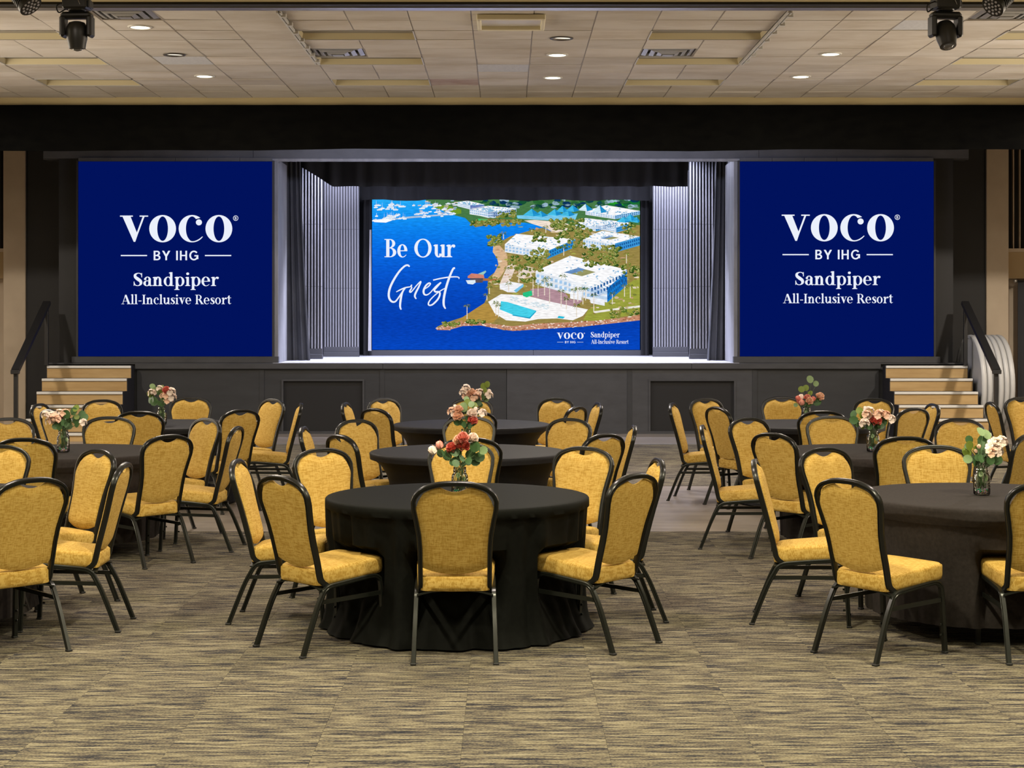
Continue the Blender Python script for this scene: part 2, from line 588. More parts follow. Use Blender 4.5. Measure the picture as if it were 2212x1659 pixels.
def dup(root, loc, rz, label, group=None):
    r = root.copy()
    C.objects.link(r)
    r.location = loc
    r.rotation_euler = (0, 0, rz)
    r['label'] = label
    if group:
        r['group'] = group
    for ch in list(root.children):
        c = ch.copy()
        C.objects.link(c)
        c.parent = r
        for g in ch.children:
            d = g.copy()
            C.objects.link(d)
            d.parent = c
    return r


def catmull(pts, n=8, closed=False):
    P = [tuple(p) for p in pts]
    out = []
    m = len(P)
    for i in range(m if closed else m - 1):
        if closed:
            a, b, c, d = P[i - 1], P[i], P[(i + 1) % m], P[(i + 2) % m]
        else:
            a, b, c, d = P[max(i - 1, 0)], P[i], P[i + 1], P[min(i + 2, m - 1)]
        for k in range(n):
            t = k / n
            out.append(tuple(0.5 * (2 * b[q] + (c[q] - a[q]) * t + (2 * a[q] - 5 * b[q] + 4 * c[q] - d[q]) * t * t
                                    + (3 * b[q] - a[q] - 3 * c[q] + d[q]) * t ** 3) for q in range(len(b))))
    if not closed:
        out.append(P[-1])
    return out


def interp(x, pts):
    if x <= pts[0][0]:
        return pts[0][1]
    for (a, b), (c, d) in zip(pts, pts[1:]):
        if x <= c:
            return b + (d - b) * (x - a) / (c - a)
    return pts[-1][1]


def drape_strip(mb, x0, x1, y, z0, z1, n, amp, waves, seed=0, zb=None, rows=8, flare=0.0):
    """hanging cloth in the XZ plane with folds in Y; closed thin sheet"""
    rr = random.Random(seed)
    ph = [rr.uniform(0, 6.28) for _ in range(3)]

    def yy(u, v):
        a = amp * (0.55 + 0.45 * v)
        w = u * waves * 2 * PI
        return y + a * (math.sin(w + ph[0]) + 0.45 * math.sin(w * 1.73 + ph[1]) + 0.3 * math.sin(w * 0.41 + ph[2]))
    for off in (0.0, 0.012):
        vs, fs = [], []
        for j in range(rows + 1):
            v = j / rows
            for i in range(n + 1):
                u = i / n
                xx = x0(v) + (x1(v) - x0(v)) * u if callable(x0) else x0 + (x1 - x0) * u
                zlow = zb(u) if zb else z0
                vs.append((xx, yy(u, v) + off, z1 + (zlow - z1) * v))
        for j in range(rows):
            for i in range(n):
                a = j * (n + 1) + i
                fs.append((a, a + 1, a + n + 2, a + n + 1))
        mb.add(vs, fs)
    return mb


# ------------------------------------------------------------------ the room: floor
STAGE_Y = 25.7
STAGE_Z = 1.093
fl = MB()
fl.box(-11, 11, -3, 14.0, -0.10, -0.008)
floor = struct('floor', fl, M['carpet'], label='brown and navy streaked carpet of the hall')
mb = MB()
mb.box(-11, 11, 14.0, 17.75, -0.10, -0.001)
mb.build('wood_floor_band', M['wood_floor'], floor)
mb = MB()
mb.box(-11, 11, 17.75, 23.55, -0.10, 0.0)
mb.build('far_carpet', M['carpet'], floor)
mb = MB()
mb.box(-11, 11, 23.62, 29.5, -0.10, -0.001)
mb.build('stage_side_wood_floor', M['wood_floor'], floor)
mb = MB()
mb.box(-11, 11, 23.55, 23.62, -0.10, 0.004)
mb.build('threshold_strip', M['steel'], floor)
TS = 0.61
tm = MB()
tm.bevbox(-TS / 2 + 0.0002, TS / 2 - 0.0002, -TS / 2 + 0.0002, TS / 2 - 0.0002, -0.008, 0, 0.0008)
tile_me = tm.mesh('carpet_tile', M['carpet'])
row = 0
yy = 14.0 - TS / 2
while yy > 5.4:
    half = 1150 * (yy + 0.3) / 3600 + 0.1
    k = int(half / TS) + 1
    for i in range(-k, k + 1):
        o = link('carpet_tile', tile_me, floor, (i * TS + 0.12, yy, R.uniform(-0.0006, 0.0006)))
    yy -= TS

# ------------------------------------------------------------------ the room: walls, beam, ceiling
CZ = 4.744
CX0, PX = -0.34, 0.612
CY0, PY = 22.36, 0.583
struct('wall_left', MB().box(-11.2, -11, -3, 29.5, 0, 5.4), M['beige'])
struct('wall_right', MB().box(11, 11.2, -3, 29.5, 0, 5.4), M['beige'])
ceiling = struct('ceiling', MB().box(-11, 11, 14.9, 22.36, CZ + 0.12, CZ + 0.22), M['grid'], label='suspended ceiling of off-white square tiles')
struct('ceiling_hall', MB().box(-11, 11, -3, 11.5, 4.9, 5.0), M['cream'], label='plain ceiling of the hall nearest the camera')
beam = struct('trim_1', MB().box(-11, 11, 11.5, 14.87, 4.56, 5.2), M['cream'], label='cream soffit beam across the top of the picture')
trk = MB()
trk.box(-11, 11, 14.60, 14.70, 4.540, 4.56)
trk.build('track_slot', M['dark_track'], beam)
trk = MB()
trk.box(-11, 11, 14.74, 14.875, 4.535, 4.56)
trk.build('partition_track', M['track'], beam)
# header above the valance
struct('trim_2', MB().box(-11, 11, 22.36, 22.56, 4.35, 5.2), M['cream'], label='cream header strip between ceiling tiles and black valance')
struct('ceiling_stage', MB().box(-11, 11, 22.56, 32, 5.1, 5.2), M['black_wall'], label='dark ceiling over the stage')

# T-bar grid, one mesh
g = MB()
NC0, NC1 = -14, 15
for c in range(NC0, NC1 + 1):
    x = CX0 + PX * c
    for k in range(0, 12):
        if (c - 1) in (-9, -3, 3, 9) and k in (8, 5, 2):
            continue
        g.box(x - 0.012, x + 0.012, CY0 - PY * (k + 1), CY0 - PY * k, CZ + 0.004, CZ + 0.03)
for k in range(0, 13):
    y = CY0 - PY * k
    g.box(CX0 + PX * NC0, CX0 + PX * NC1, y - 0.012, y + 0.012, CZ + 0.006, CZ + 0.03)
g.build('ceiling_grid', M['grid'], ceiling)

TROUGH_C = (-9, -3, 3, 9)
TROUGH_R = (8, 5, 2)
special = {}
for c in TROUGH_C:
    for k in TROUGH_R:
        special[(c, k)] = special[(c + 1, k)] = 'trough'
special[(-3, 6)] = special[(3, 6)] = special[(-6, 10)] = special[(8, 10)] = 'vent'
special[(-6, 5)] = special[(7, 9)] = special[(0, 4)] = 'new'
special[(-1, 2)] = 'stained'
tme = {}
for nm, m in (('std', 'tile'), ('new', 'tile_new'), ('stained', 'tile_stained')):
    t = MB()
    t.bevbox(-PX / 2 + 0.006, PX / 2 - 0.006, -PY / 2 + 0.007, PY / 2 - 0.007, 0, 0.018, 0.003)
    tme[nm] = t.mesh('ceiling_tile', M[m])
for k in range(0, 12):
    yc = CY0 - PY * (k + 0.5)
    half = 1140 * yc / 3600 + 0.35
    for c in range(NC0, NC1):
        xc = CX0 + PX * (c + 0.5)
        if abs(xc) > half:
            continue
        sp = special.get((c, k))
        if sp in ('trough', 'vent', 'panel'):
            continue
        o = link('ceiling_tile', tme[sp or 'std'], ceiling, (xc, yc, CZ + R.uniform(-0.002, 0.003)),
                 (R.gauss(0, 0.007), R.gauss(0, 0.003), 0))
        if sp == 'new':
            o['label'] = 'cleaner grey replacement tile'
        if sp == 'stained':
            o['label'] = 'tile with reddish water stains'
# tiles outside the picture, joined
far = MB()
for x0, x1 in ((-11, CX0 + PX * NC0), (CX0 + PX * NC1, 11)):
    far.box(x0, x1, 15.36, 22.36, CZ, CZ + 0.018)
far.build('outer_tiles', M['tile'], ceiling)

# recessed troughs (old light recesses, unlit)
tw, td = 2 * PX, PY
colname = {-9: 'far left', -3: 'left of centre', 3: 'right of centre', 9: 'far right'}
rowname = {8: 'nearest', 5: 'middle', 2: 'farthest'}
for c in TROUGH_C:
    for k in TROUGH_R:
        x0, y0 = CX0 + PX * c, CY0 - PY * (k + 1)
        t = thing('ceiling_trough', 'unlit long cream ceiling recess, %s row, %s column' % (rowname[k], colname[c]), 'ceiling recess',
                  (x0 + tw / 2, y0 + td / 2, CZ), 0, 'unlit ceiling recesses')
        b = MB()
        h_ = .062
        for s in (-1, 1):
            b.add([(s * (tw / 2 - .01), -td / 2 + .01, 0), (s * (tw / 2 - .01), td / 2 - .01, 0), (s * (tw / 2 - .03), td / 2 - .06, h_), (s * (tw / 2 - .03), -td / 2 + .02, h_)], [(0, 1, 2, 3)])
        b.add([(-tw / 2 + .01, td / 2 - .01, 0), (tw / 2 - .01, td / 2 - .01, 0), (tw / 2 - .03, td / 2 - .06, h_), (-tw / 2 + .03, td / 2 - .06, h_)], [(0, 1, 2, 3)])
        b.add([(-tw / 2 + .01, -td / 2 + .01, 0), (tw / 2 - .01, -td / 2 + .01, 0), (tw / 2 - .03, -td / 2 + .02, h_), (-tw / 2 + .03, -td / 2 + .02, h_)], [(0, 1, 2, 3)])
        b.build('reflector', M['trough'], t)
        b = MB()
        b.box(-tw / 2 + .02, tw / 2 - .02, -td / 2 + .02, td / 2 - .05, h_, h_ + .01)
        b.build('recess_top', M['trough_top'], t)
        b = MB()
        for s in (-1, 1):
            b.box(-tw / 2, tw / 2, s * (td / 2 - .006) - .006, s * (td / 2 - .006) + .006, -0.004, 0.006)
            b.box(s * (tw / 2 - .006) - .006, s * (tw / 2 - .006) + .006, -td / 2, td / 2, -0.004, 0.006)
        b.build('edge_frame', M['white_metal'], t)

# air vents
for c, k, lab in ((-3, 6, 'dusty square ceiling vent left of centre, end of left light track'), (3, 6, 'square ceiling air vent right of centre'),
                  (-6, 10, 'smudged square ceiling vent beside the left moving light'), (8, 10, 'square ceiling vent behind the right moving light')):
    x, y = CX0 + PX * (c + .5), CY0 - PY * (k + .5)
    t = thing('ceiling_vent', lab, 'vent', (x, y, CZ), 0, 'ceiling air vents')
    b = MB()
    b.box(-.29, .29, -.27, .27, .05, .06)
    b.build('duct_back', M['vent_dark'], t)
    for q, (r, z) in enumerate(((.28, .0), (.20, -.014), (.12, -.026))):
        b = MB()
        w = .045
        ry = r * .94
        for s in (-1, 1):
            b.add([(-r, s * ry, z + .015), (r, s * ry, z + .015), (r - w, s * (ry - w), z - .012 + .012), (-r + w, s * (ry - w), z)], [(0, 1, 2, 3)])
            b.add([(s * r, -ry, z + .015), (s * r, ry, z + .015), (s * (r - w), ry - w, z), (s * (r - w), -ry + w, z)], [(0, 1, 2, 3)])
            b.box(-r + w, r - w, s * (ry - w) - .004, s * (ry - w) + .004, z, z + .03)
            b.box(s * (r - w) - .004, s * (r - w) + .004, -ry + w, ry - w, z, z + .03)
        b.build('louver_ring', M['vent'], t)
    b = MB()
    b.box(-.06, .06, -.055, .055, -.032, -.026)
    b.build('centre_plate', M['vent'], t)

# square framed panel (unlit fixture) near the beam
t = thing('ceiling_panel_light', 'unlit rectangular framed ceiling light close to the beam', 'ceiling light', (0.05, 16.5, CZ))
b = MB()
for s in (-1, 1):
    b.bevbox(-.335, .335, s * .30 - .03, s * .30 + .03, -.055, -.004, .006)
    b.bevbox(s * .315 - .02, s * .315 + .02, -.30, .30, -.055, -.004, .006)
b.build('frame', M['panel_frame'], t)
b = MB()
b.box(-.30, .30, -.28, .28, -.016, -.004)
b.build('lens', M['lens_panel'], t)

# two surface tracks
for x, lab in ((-2.176, 'white ceiling light track left of centre with clips'), (2.72, 'white ceiling light track right of centre with clips')):
    t = thing('light_track', lab, 'light track', (x, 17.6, CZ), 0, 'ceiling light tracks')
    b = MB()
    b.box(-.022, -.006, -1.65, 1.65, -.035, 0)
    b.box(.006, .022, -1.65, 1.65, -.035, 0)
    b.box(-.022, .022, -1.65, 1.65, -.008, .004)
    b.build('rail', M['white_metal'], t)
    for i in range(7):
        y = -1.5 + i * .48
        b = MB()
        b.bevbox(.0, .055, y - .03, y + .03, -.05, -.012, .004)
        b.build('clip', M['white_metal'], t)

# recessed downlights
DL = [(-3.71, 16.9, 1, 'round lit downlight upper left, beside the left moving light'), (-3.72, 18.69, 0, 'tilted dim downlight at left above the grey tile'),
      (-3.68, 20.34, 1, 'round lit downlight at left, farthest of its row'), (.586, 17.58, 0, 'tilted dim downlight in the middle row, nearest the beam'),
      (.576, 18.69, 1, 'round lit downlight in the middle of the middle row'), (.574, 20.46, 1, 'round lit downlight in the middle row, farthest'),
      (3.63, 18.63, 1, 'round lit downlight at right, nearer of two'), (3.606, 20.38, 1, 'round lit downlight at right, farther of two')]
for x, y, lit, lab in DL:
    t = thing('downlight', lab, 'ceiling light', (x, y, CZ), 0, 'recessed ceiling downlights')
    b = MB()
    b.lathe([(.098, .0), (.098, -.012), (.122, -.010), (.126, .0)], 28, cap0=False, cap1=False)
    b.build('trim_ring', M['trim'] if lit else M['dark_trim'], t, True)
    b = MB()
    if lit:
        b.lathe([(.099, -.004), (.08, -.010), (.03, -.013)], 28, cap0=False)
        b.build('lamp_disc', M['lamp'], t, True)
    else:
        b.lathe([(.099, .0), (.09, -.004), (.03, -.006)], 28, cap0=False)
        o = b.build('lamp_disc', M['lamp_dim'], t, True)
        o.rotation_euler = (math.radians(9), math.radians(3), 0)
    area('downlight_lamp', (x, y, CZ - 0.05), (0, 0, 0), 0.18, 62 if lit else 42, NEUT, shape='DISK')

# black velour valance under the header
v = MB()
drape_strip(v, -10.9, 10.9, 22.30, 4.036, 4.64, 240, 0.010, 26, seed=3, rows=6,
            zb=lambda u: 4.036 + 0.010 * math.sin(u * 19) + 0.007 * math.sin(u * 47 + 1))
o = v.build('black_valance', M['velour'], None, True)
tag(o, 'long black velour valance hanging across the hall below the ceiling', 'valance')

# ------------------------------------------------------------------ stage
# outer black wall behind the stairs, side walls of the stage house
struct('wall_back', MB().box(-11, 11, 31.5, 31.7, 0, 5.3), M['black_wall'], label='black back wall of the stage')
for s, nm in ((-1, 'wall_stage_left'), (1, 'wall_stage_right')):
    w = MB()
    xa, xb = sorted((s * 3.56, s * 6.95))
    w.box(xa, xb, 25.90, 26.9, STAGE_Z, 5.2)          # screen wall with the proscenium reveal
    xa, xb = sorted((s * 6.9, s * 7.77))
    w.box(xa, xb, 27.0, 27.2, 0, 5.2)
    struct(nm, w, M['black_wall'], label='matt black wall around the %s screen' % ('left' if s < 0 else 'right'))
    xa, xb = sorted((s * 7.77, s * 8.13))
    p = struct('trim_%d' % (3 if s < 0 else 4), MB().bevbox(xa, xb, 26.95, 27.3, 0, 5.2, .008), M['beige'],
               label='beige pillar at the %s end of the stage' % ('left' if s < 0 else 'right'))
    # strip beside the pillar: louvres above, fascia panel, plain wall below
    xa, xb = sorted((s * 8.13, s * 11))
    struct('wall_%s_return' % ('left' if s < 0 else 'right'), MB().box(xa, xb, 27.45, 27.6, 0, 5.2), M['beige'], label='beige wall beyond the %s pillar' % ('left' if s < 0 else 'right'))
    t = thing('louver_panel', 'vertical slatted louver high beside the %s pillar' % ('left' if s < 0 else 'right'), 'louver', (s * 8.13, 27.3, 2.92))
    b = MB()
    xa, xb = sorted((0, s * 1.3))
    b.box(xa, xb, .10, .14, 0, 1.9)
    b.build('backing', M['vent_dark'], t)
    for i in range(12):
        b = MB()
        x = s * (.055 + i * .104)
        b.add([(x - .008, -.09, .0), (x + .008, -.09, 0), (x + .03 * s + .008, .08, 0), (x + .03 * s - .008, .08, 0),
               (x - .008, -.09, 1.85), (x + .008, -.09, 1.85), (x + .03 * s + .008, .08, 1.85), (x + .03 * s - .008, .08, 1.85)],
              [(3, 2, 1, 0), (4, 5, 6, 7), (0, 1, 5, 4), (1, 2, 6, 5), (2, 3, 7, 6), (3, 0, 4, 7)])
        b.build('slat', M['beige'], t)
    b = MB()
    b.box(xa, xb, -.11, .14, -.055, 0)
    b.build('ledge', M['beige'], t)
    b = MB()
    b.box(xa, xb, -.06, .14, -.49, -.055)
    b.build('fascia_board', M['beige_panel'], t)

# proscenium header and jambs
pr = MB()
pr.box(-7.2, 7.2, 25.92, 26.2, 4.25, 5.2)
header = struct('trim_5', pr, M['stage_gray'], label='grey proscenium header above the stage opening')
hp = MB()
hp.box(-3.92, 3.92, 25.86, 25.93, 4.25, 4.75)
hp.build('header_board', M['header'], header)
for xa, xb in ((-7.18, -3.926), (3.926, 7.18)):
    hp = MB()
    hp.box(xa, xb, 25.865, 25.92, 4.262, 4.75)
    hp.build('header_board', M['header'], header)
hp = MB()
hp.bevbox(-3.75, 3.75, 25.84, 25.90, 4.215, 4.26, .006)
hp.build('header_lip', M['jamb'], header)
for s, nm in ((-1, 'left'), (1, 'right')):
    j = MB()
    xa, xb = sorted((s * 3.535, s * 3.615))
    j.bevbox(xa, xb, 25.86, 26.9, STAGE_Z, 4.25, .006)
    struct('trim_%d' % (6 if s < 0 else 7), j, M['jamb'], label='grey %s jamb of the stage opening' % nm)

# stage platform
st = MB()
st.box(-7.1, 7.1, 25.78, 31.5, 0.0, STAGE_Z - 0.02)
stage = struct('stage_platform', st, M['stage_panel'], label='dark grey raised stage with panelled front')
b = MB()
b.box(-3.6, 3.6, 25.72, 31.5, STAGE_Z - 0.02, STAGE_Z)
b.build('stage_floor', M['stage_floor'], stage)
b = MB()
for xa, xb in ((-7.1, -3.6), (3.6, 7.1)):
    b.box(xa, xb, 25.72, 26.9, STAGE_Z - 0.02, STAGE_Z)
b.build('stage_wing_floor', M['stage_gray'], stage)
for xa, xb in ((-5.72, -1.9), (-1.898, 2.86), (2.862, 5.78)):
    b = MB()
    b.bevbox(xa, xb, 25.68, 25.74, 1.0, STAGE_Z - 0.004, .006)
    b.build('lip_board', M['stage_gray'], stage)
J = [-5.70, -3.77, -1.91, 0.01, 1.91, 3.84, 5.76]
OP = {1: (-3.436, -2.214), 4: (2.23, 3.52)}
for i in range(6):
    xa, xb = J[i] + .004, J[i + 1] - .004
    off = (0, .006, .0, .004, .0, .005)[i]
    ya, yb = 25.73 + off, 25.78
    b = MB()
    if i in OP:
        oa, ob = OP[i]
        b.box(xa, oa, ya, yb, .04, 1.0)
        b.box(ob, xb, ya, yb, .04, 1.0)
        b.box(oa, ob, ya, yb, .814, 1.0)
    else:
        b.box(xa, xb, ya, yb, .04, 1.0)
    b.build('front_panel', M['stage_gray' if i in (3, 4) else 'stage_panel'], stage)
    if i in OP:
        b = MB()
        b.box(oa, ob, 25.765, 25.79, .04, .814)
        b.build('recess_back', M['recess'], stage)
        b = MB()
        b.box(oa - .03, ob + .03, 25.715, 25.73, .814, .838)
        b.box(oa - .028, oa, 25.718, 25.73, .04, .814)
        b.box(ob, ob + .028, 25.718, 25.73, .04, .814)
        b.build('recess_frame', M['stage_gray'], stage)
for x in (-3.77, -1.91, 1.91, 3.84):
    b = MB()
    b.box(x - .035, x + .035, 25.722, 25.735, .04, 1.0)
    b.build('cover_strip', M['stage_panel'], stage)
b = MB()
b.box(-5.72, 5.78, 25.70, 25.78, 0, .04)
b.build('base_board', M['stage_gray'], stage)

# drapes and panels on the stage
v = MB()
drape_strip(v, lambda q: -3.58, lambda q: -3.34 + .17 * q ** 1.6, 27.0, STAGE_Z + .004, 5.09, 40, .028, 3.2, seed=5, rows=12)
tag(v.build('side_curtain', M['drape'], None, True), 'dark grey stage leg curtain at the left of the stage opening', 'curtain', 'stage leg curtains')
v = MB()
drape_strip(v, lambda q: 3.41 - .15 * q ** 1.6, lambda q: 3.58, 27.0, STAGE_Z + .004, 5.09, 40, .028, 3.2, seed=9, rows=12)
tag(v.build('side_curtain', M['drape'], None, True), 'dark grey stage leg curtain at the right of the stage opening', 'curtain', 'stage leg curtains')


def val_bottom(u):
    x = -3.45 + u * 6.45
    base = 3.94 + .012 * abs(math.sin(u * 36)) + .006 * math.sin(u * 9)
    if x < -2.85:
        base += min(.45, (-2.85 - x) * .62)
    return base


v = MB()
drape_strip(v, -3.45, 3.0, 27.45, 3.94, 5.09, 260, .030, 17, seed=4, zb=val_bottom, rows=8)
tag(v.build('stage_border', M['dark_drape'], None, True), 'pleated black border curtain across the top of the stage opening', 'curtain')
v = MB()
drape_strip(v, -2.62, 2.62, 30.35, 3.93, 5.09, 160, .03, 13, seed=6, zb=lambda u: 3.93 + .012 * math.sin(u * 30), rows=6)
tag(v.build('rear_border', M['dark_drape'], None, True), 'second black border curtain just above the middle screen', 'curtain')
for s, nm in ((-1, 'left'), (1, 'right')):
    v = MB()
    drape_strip(v, *sorted((s * 2.47, s * 2.62)), 30.55, STAGE_Z + .004, 5.09, 14, .015, 1.6, seed=11 + s, rows=6)
    tag(v.build('masking_drape', M['dark_drape'], None, True), 'narrow black masking drape at the %s edge of the middle screen' % nm, 'curtain', 'masking drapes beside the middle screen')
v = MB()
drape_strip(v, lambda q: -2.495 - .025 * q, lambda q: -2.462, 30.47, STAGE_Z + .09, 3.4, 8, .006, 1.0, seed=2, rows=8)
tag(v.build('white_cloth_strip', M['white_drape'], None, True), 'thin strip of white cloth at the left edge of the middle screen', 'cloth')


def corrugated(x0, x1, y, zt, label):
    t = thing('corrugated_panel', label, 'panel', ((x0 + x1) / 2, y, STAGE_Z), 0, 'corrugated metal panels on the stage')
    w = (x1 - x0) / 2
    n = max(4, round((x1 - x0) / .0495))
    p = (x1 - x0) / n
    b = MB()
    zs = (STAGE_Z, zt)
    for seg in range(3):
        za = .175 + (zt - STAGE_Z - .175) * seg / 3
        zb = .175 + (zt - STAGE_Z - .175) * (seg + 1) / 3 - .004
        for i in range(n):
            xa = -w + i * p
            prof = [(xa + p * .5 - p * .29 * math.cos(PI * q / 8), .012 - .026 * math.sin(PI * q / 8)) for q in range(9)]
            b.rings([[(px, py, z) for px, py in prof] for z in (za, zb)], False, False, False)
    b.build('ribs', M['corrugated'], t, 40)['kind'] = 'stuff'
    b = MB()
    b.box(-w, w, .010, .05, 0, zt - STAGE_Z)
    b.build('backing', M['corr_back'], t)
    b = MB()
    b.bevbox(-w, w, -.03, .03, 0, .085, .004)
    b.bevbox(-w, w, -.01, .03, .085, .175, .004)
    b.build('plinth', M['corr_base'], t)


corrugated(-3.56, -3.09, 28.1, 4.42, 'outer corrugated metal panel on the left of the stage')
corrugated(-3.256, -2.62, 29.75, 4.42, 'inner corrugated metal panel on the left of the stage')
corrugated(3.09, 3.56, 28.1, 4.42, 'outer corrugated metal panel on the right of the stage')
corrugated(2.62, 3.256, 29.75, 4.42, 'inner corrugated metal panel on the right of the stage')

# ------------------------------------------------------------------ lettering (flat glyphs built from strokes)


class Glyphs:
    def __init__(s):
        s.q = []      # list of polygons (x, y)

    def poly(s, pts):
        s.q.append(list(pts))

    def rect(s, x0, x1, y0, y1):
        s.poly([(x0, y0), (x1, y0), (x1, y1), (x0, y1)])

    def arc(s, cx, cy, rx, ry, a0, a1, T, t, n=28, taper=0):
        """band between outer ellipse and an inner one (thick sides T, thin top and bottom t)"""
        pts = []
        for i in range(n + 1):
            a = math.radians(a0 + (a1 - a0) * i / n)
            k = 1.0
            if taper:
                k = min(1, (n - i) / (n * taper)) if taper > 0 else min(1, i / (n * -taper))
                k = .15 + .85 * k
            co, si = math.cos(a), math.sin(a)
            o = (cx + rx * co, cy + ry * si)
            i2 = (cx + (rx - T) * co, cy + (ry - t) * si)
            i2 = (o[0] + (i2[0] - o[0]) * k, o[1] + (i2[1] - o[1]) * k)
            pts.append((o, i2))
        for (a, b), (c, d) in zip(pts, pts[1:]):
            s.poly([a, b, d, c])

    def ring(s, cx, cy, rx, ry, T, t):
        s.arc(cx, cy, rx, ry, 0, 360, T, t, 40)

    def dot(s, cx, cy, r):
        s.poly([(cx + r * math.cos(k * PI / 8), cy + r * math.sin(k * PI / 8)) for k in range(16)])

    def stroke(s, pts, n=8):
        P = catmull(pts, n)
        E = []
        for i, p in enumerate(P):
            a, b = P[max(i - 1, 0)], P[min(i + 1, len(P) - 1)]
            dx, dy = b[0] - a[0], b[1] - a[1]
            l = math.hypot(dx, dy) or 1
            w = p[2] / 2
            E.append(((p[0] - dy / l * w, p[1] + dx / l * w), (p[0] + dy / l * w, p[1] - dx / l * w)))
        for (a, b), (c, d) in zip(E, E[1:]):
            s.poly([a, b, d, c])

    def stem(s, x, y0, y1, T, bot=True, top=0, sr=.09, st=.045):
        s.rect(x, x + T, y0, y1)
        if bot:
            s.rect(x - sr, x + T + sr, y0, y0 + st)
            s.poly([(x - sr * .5, y0 + st), (x, y0 + st), (x, y0 + st * 2.2)])
            s.poly([(x + T, y0 + st), (x + T + sr * .5, y0 + st), (x + T, y0 + st * 2.2)])
        if top == 2:
            s.rect(x - sr, x + T + sr, y1 - st, y1)
        if top == 1:
            s.poly([(x - sr, y1 - st * 1.3), (x, y1 - st * 2.6), (x + T * .3, y1), (x, y1 - .005)])


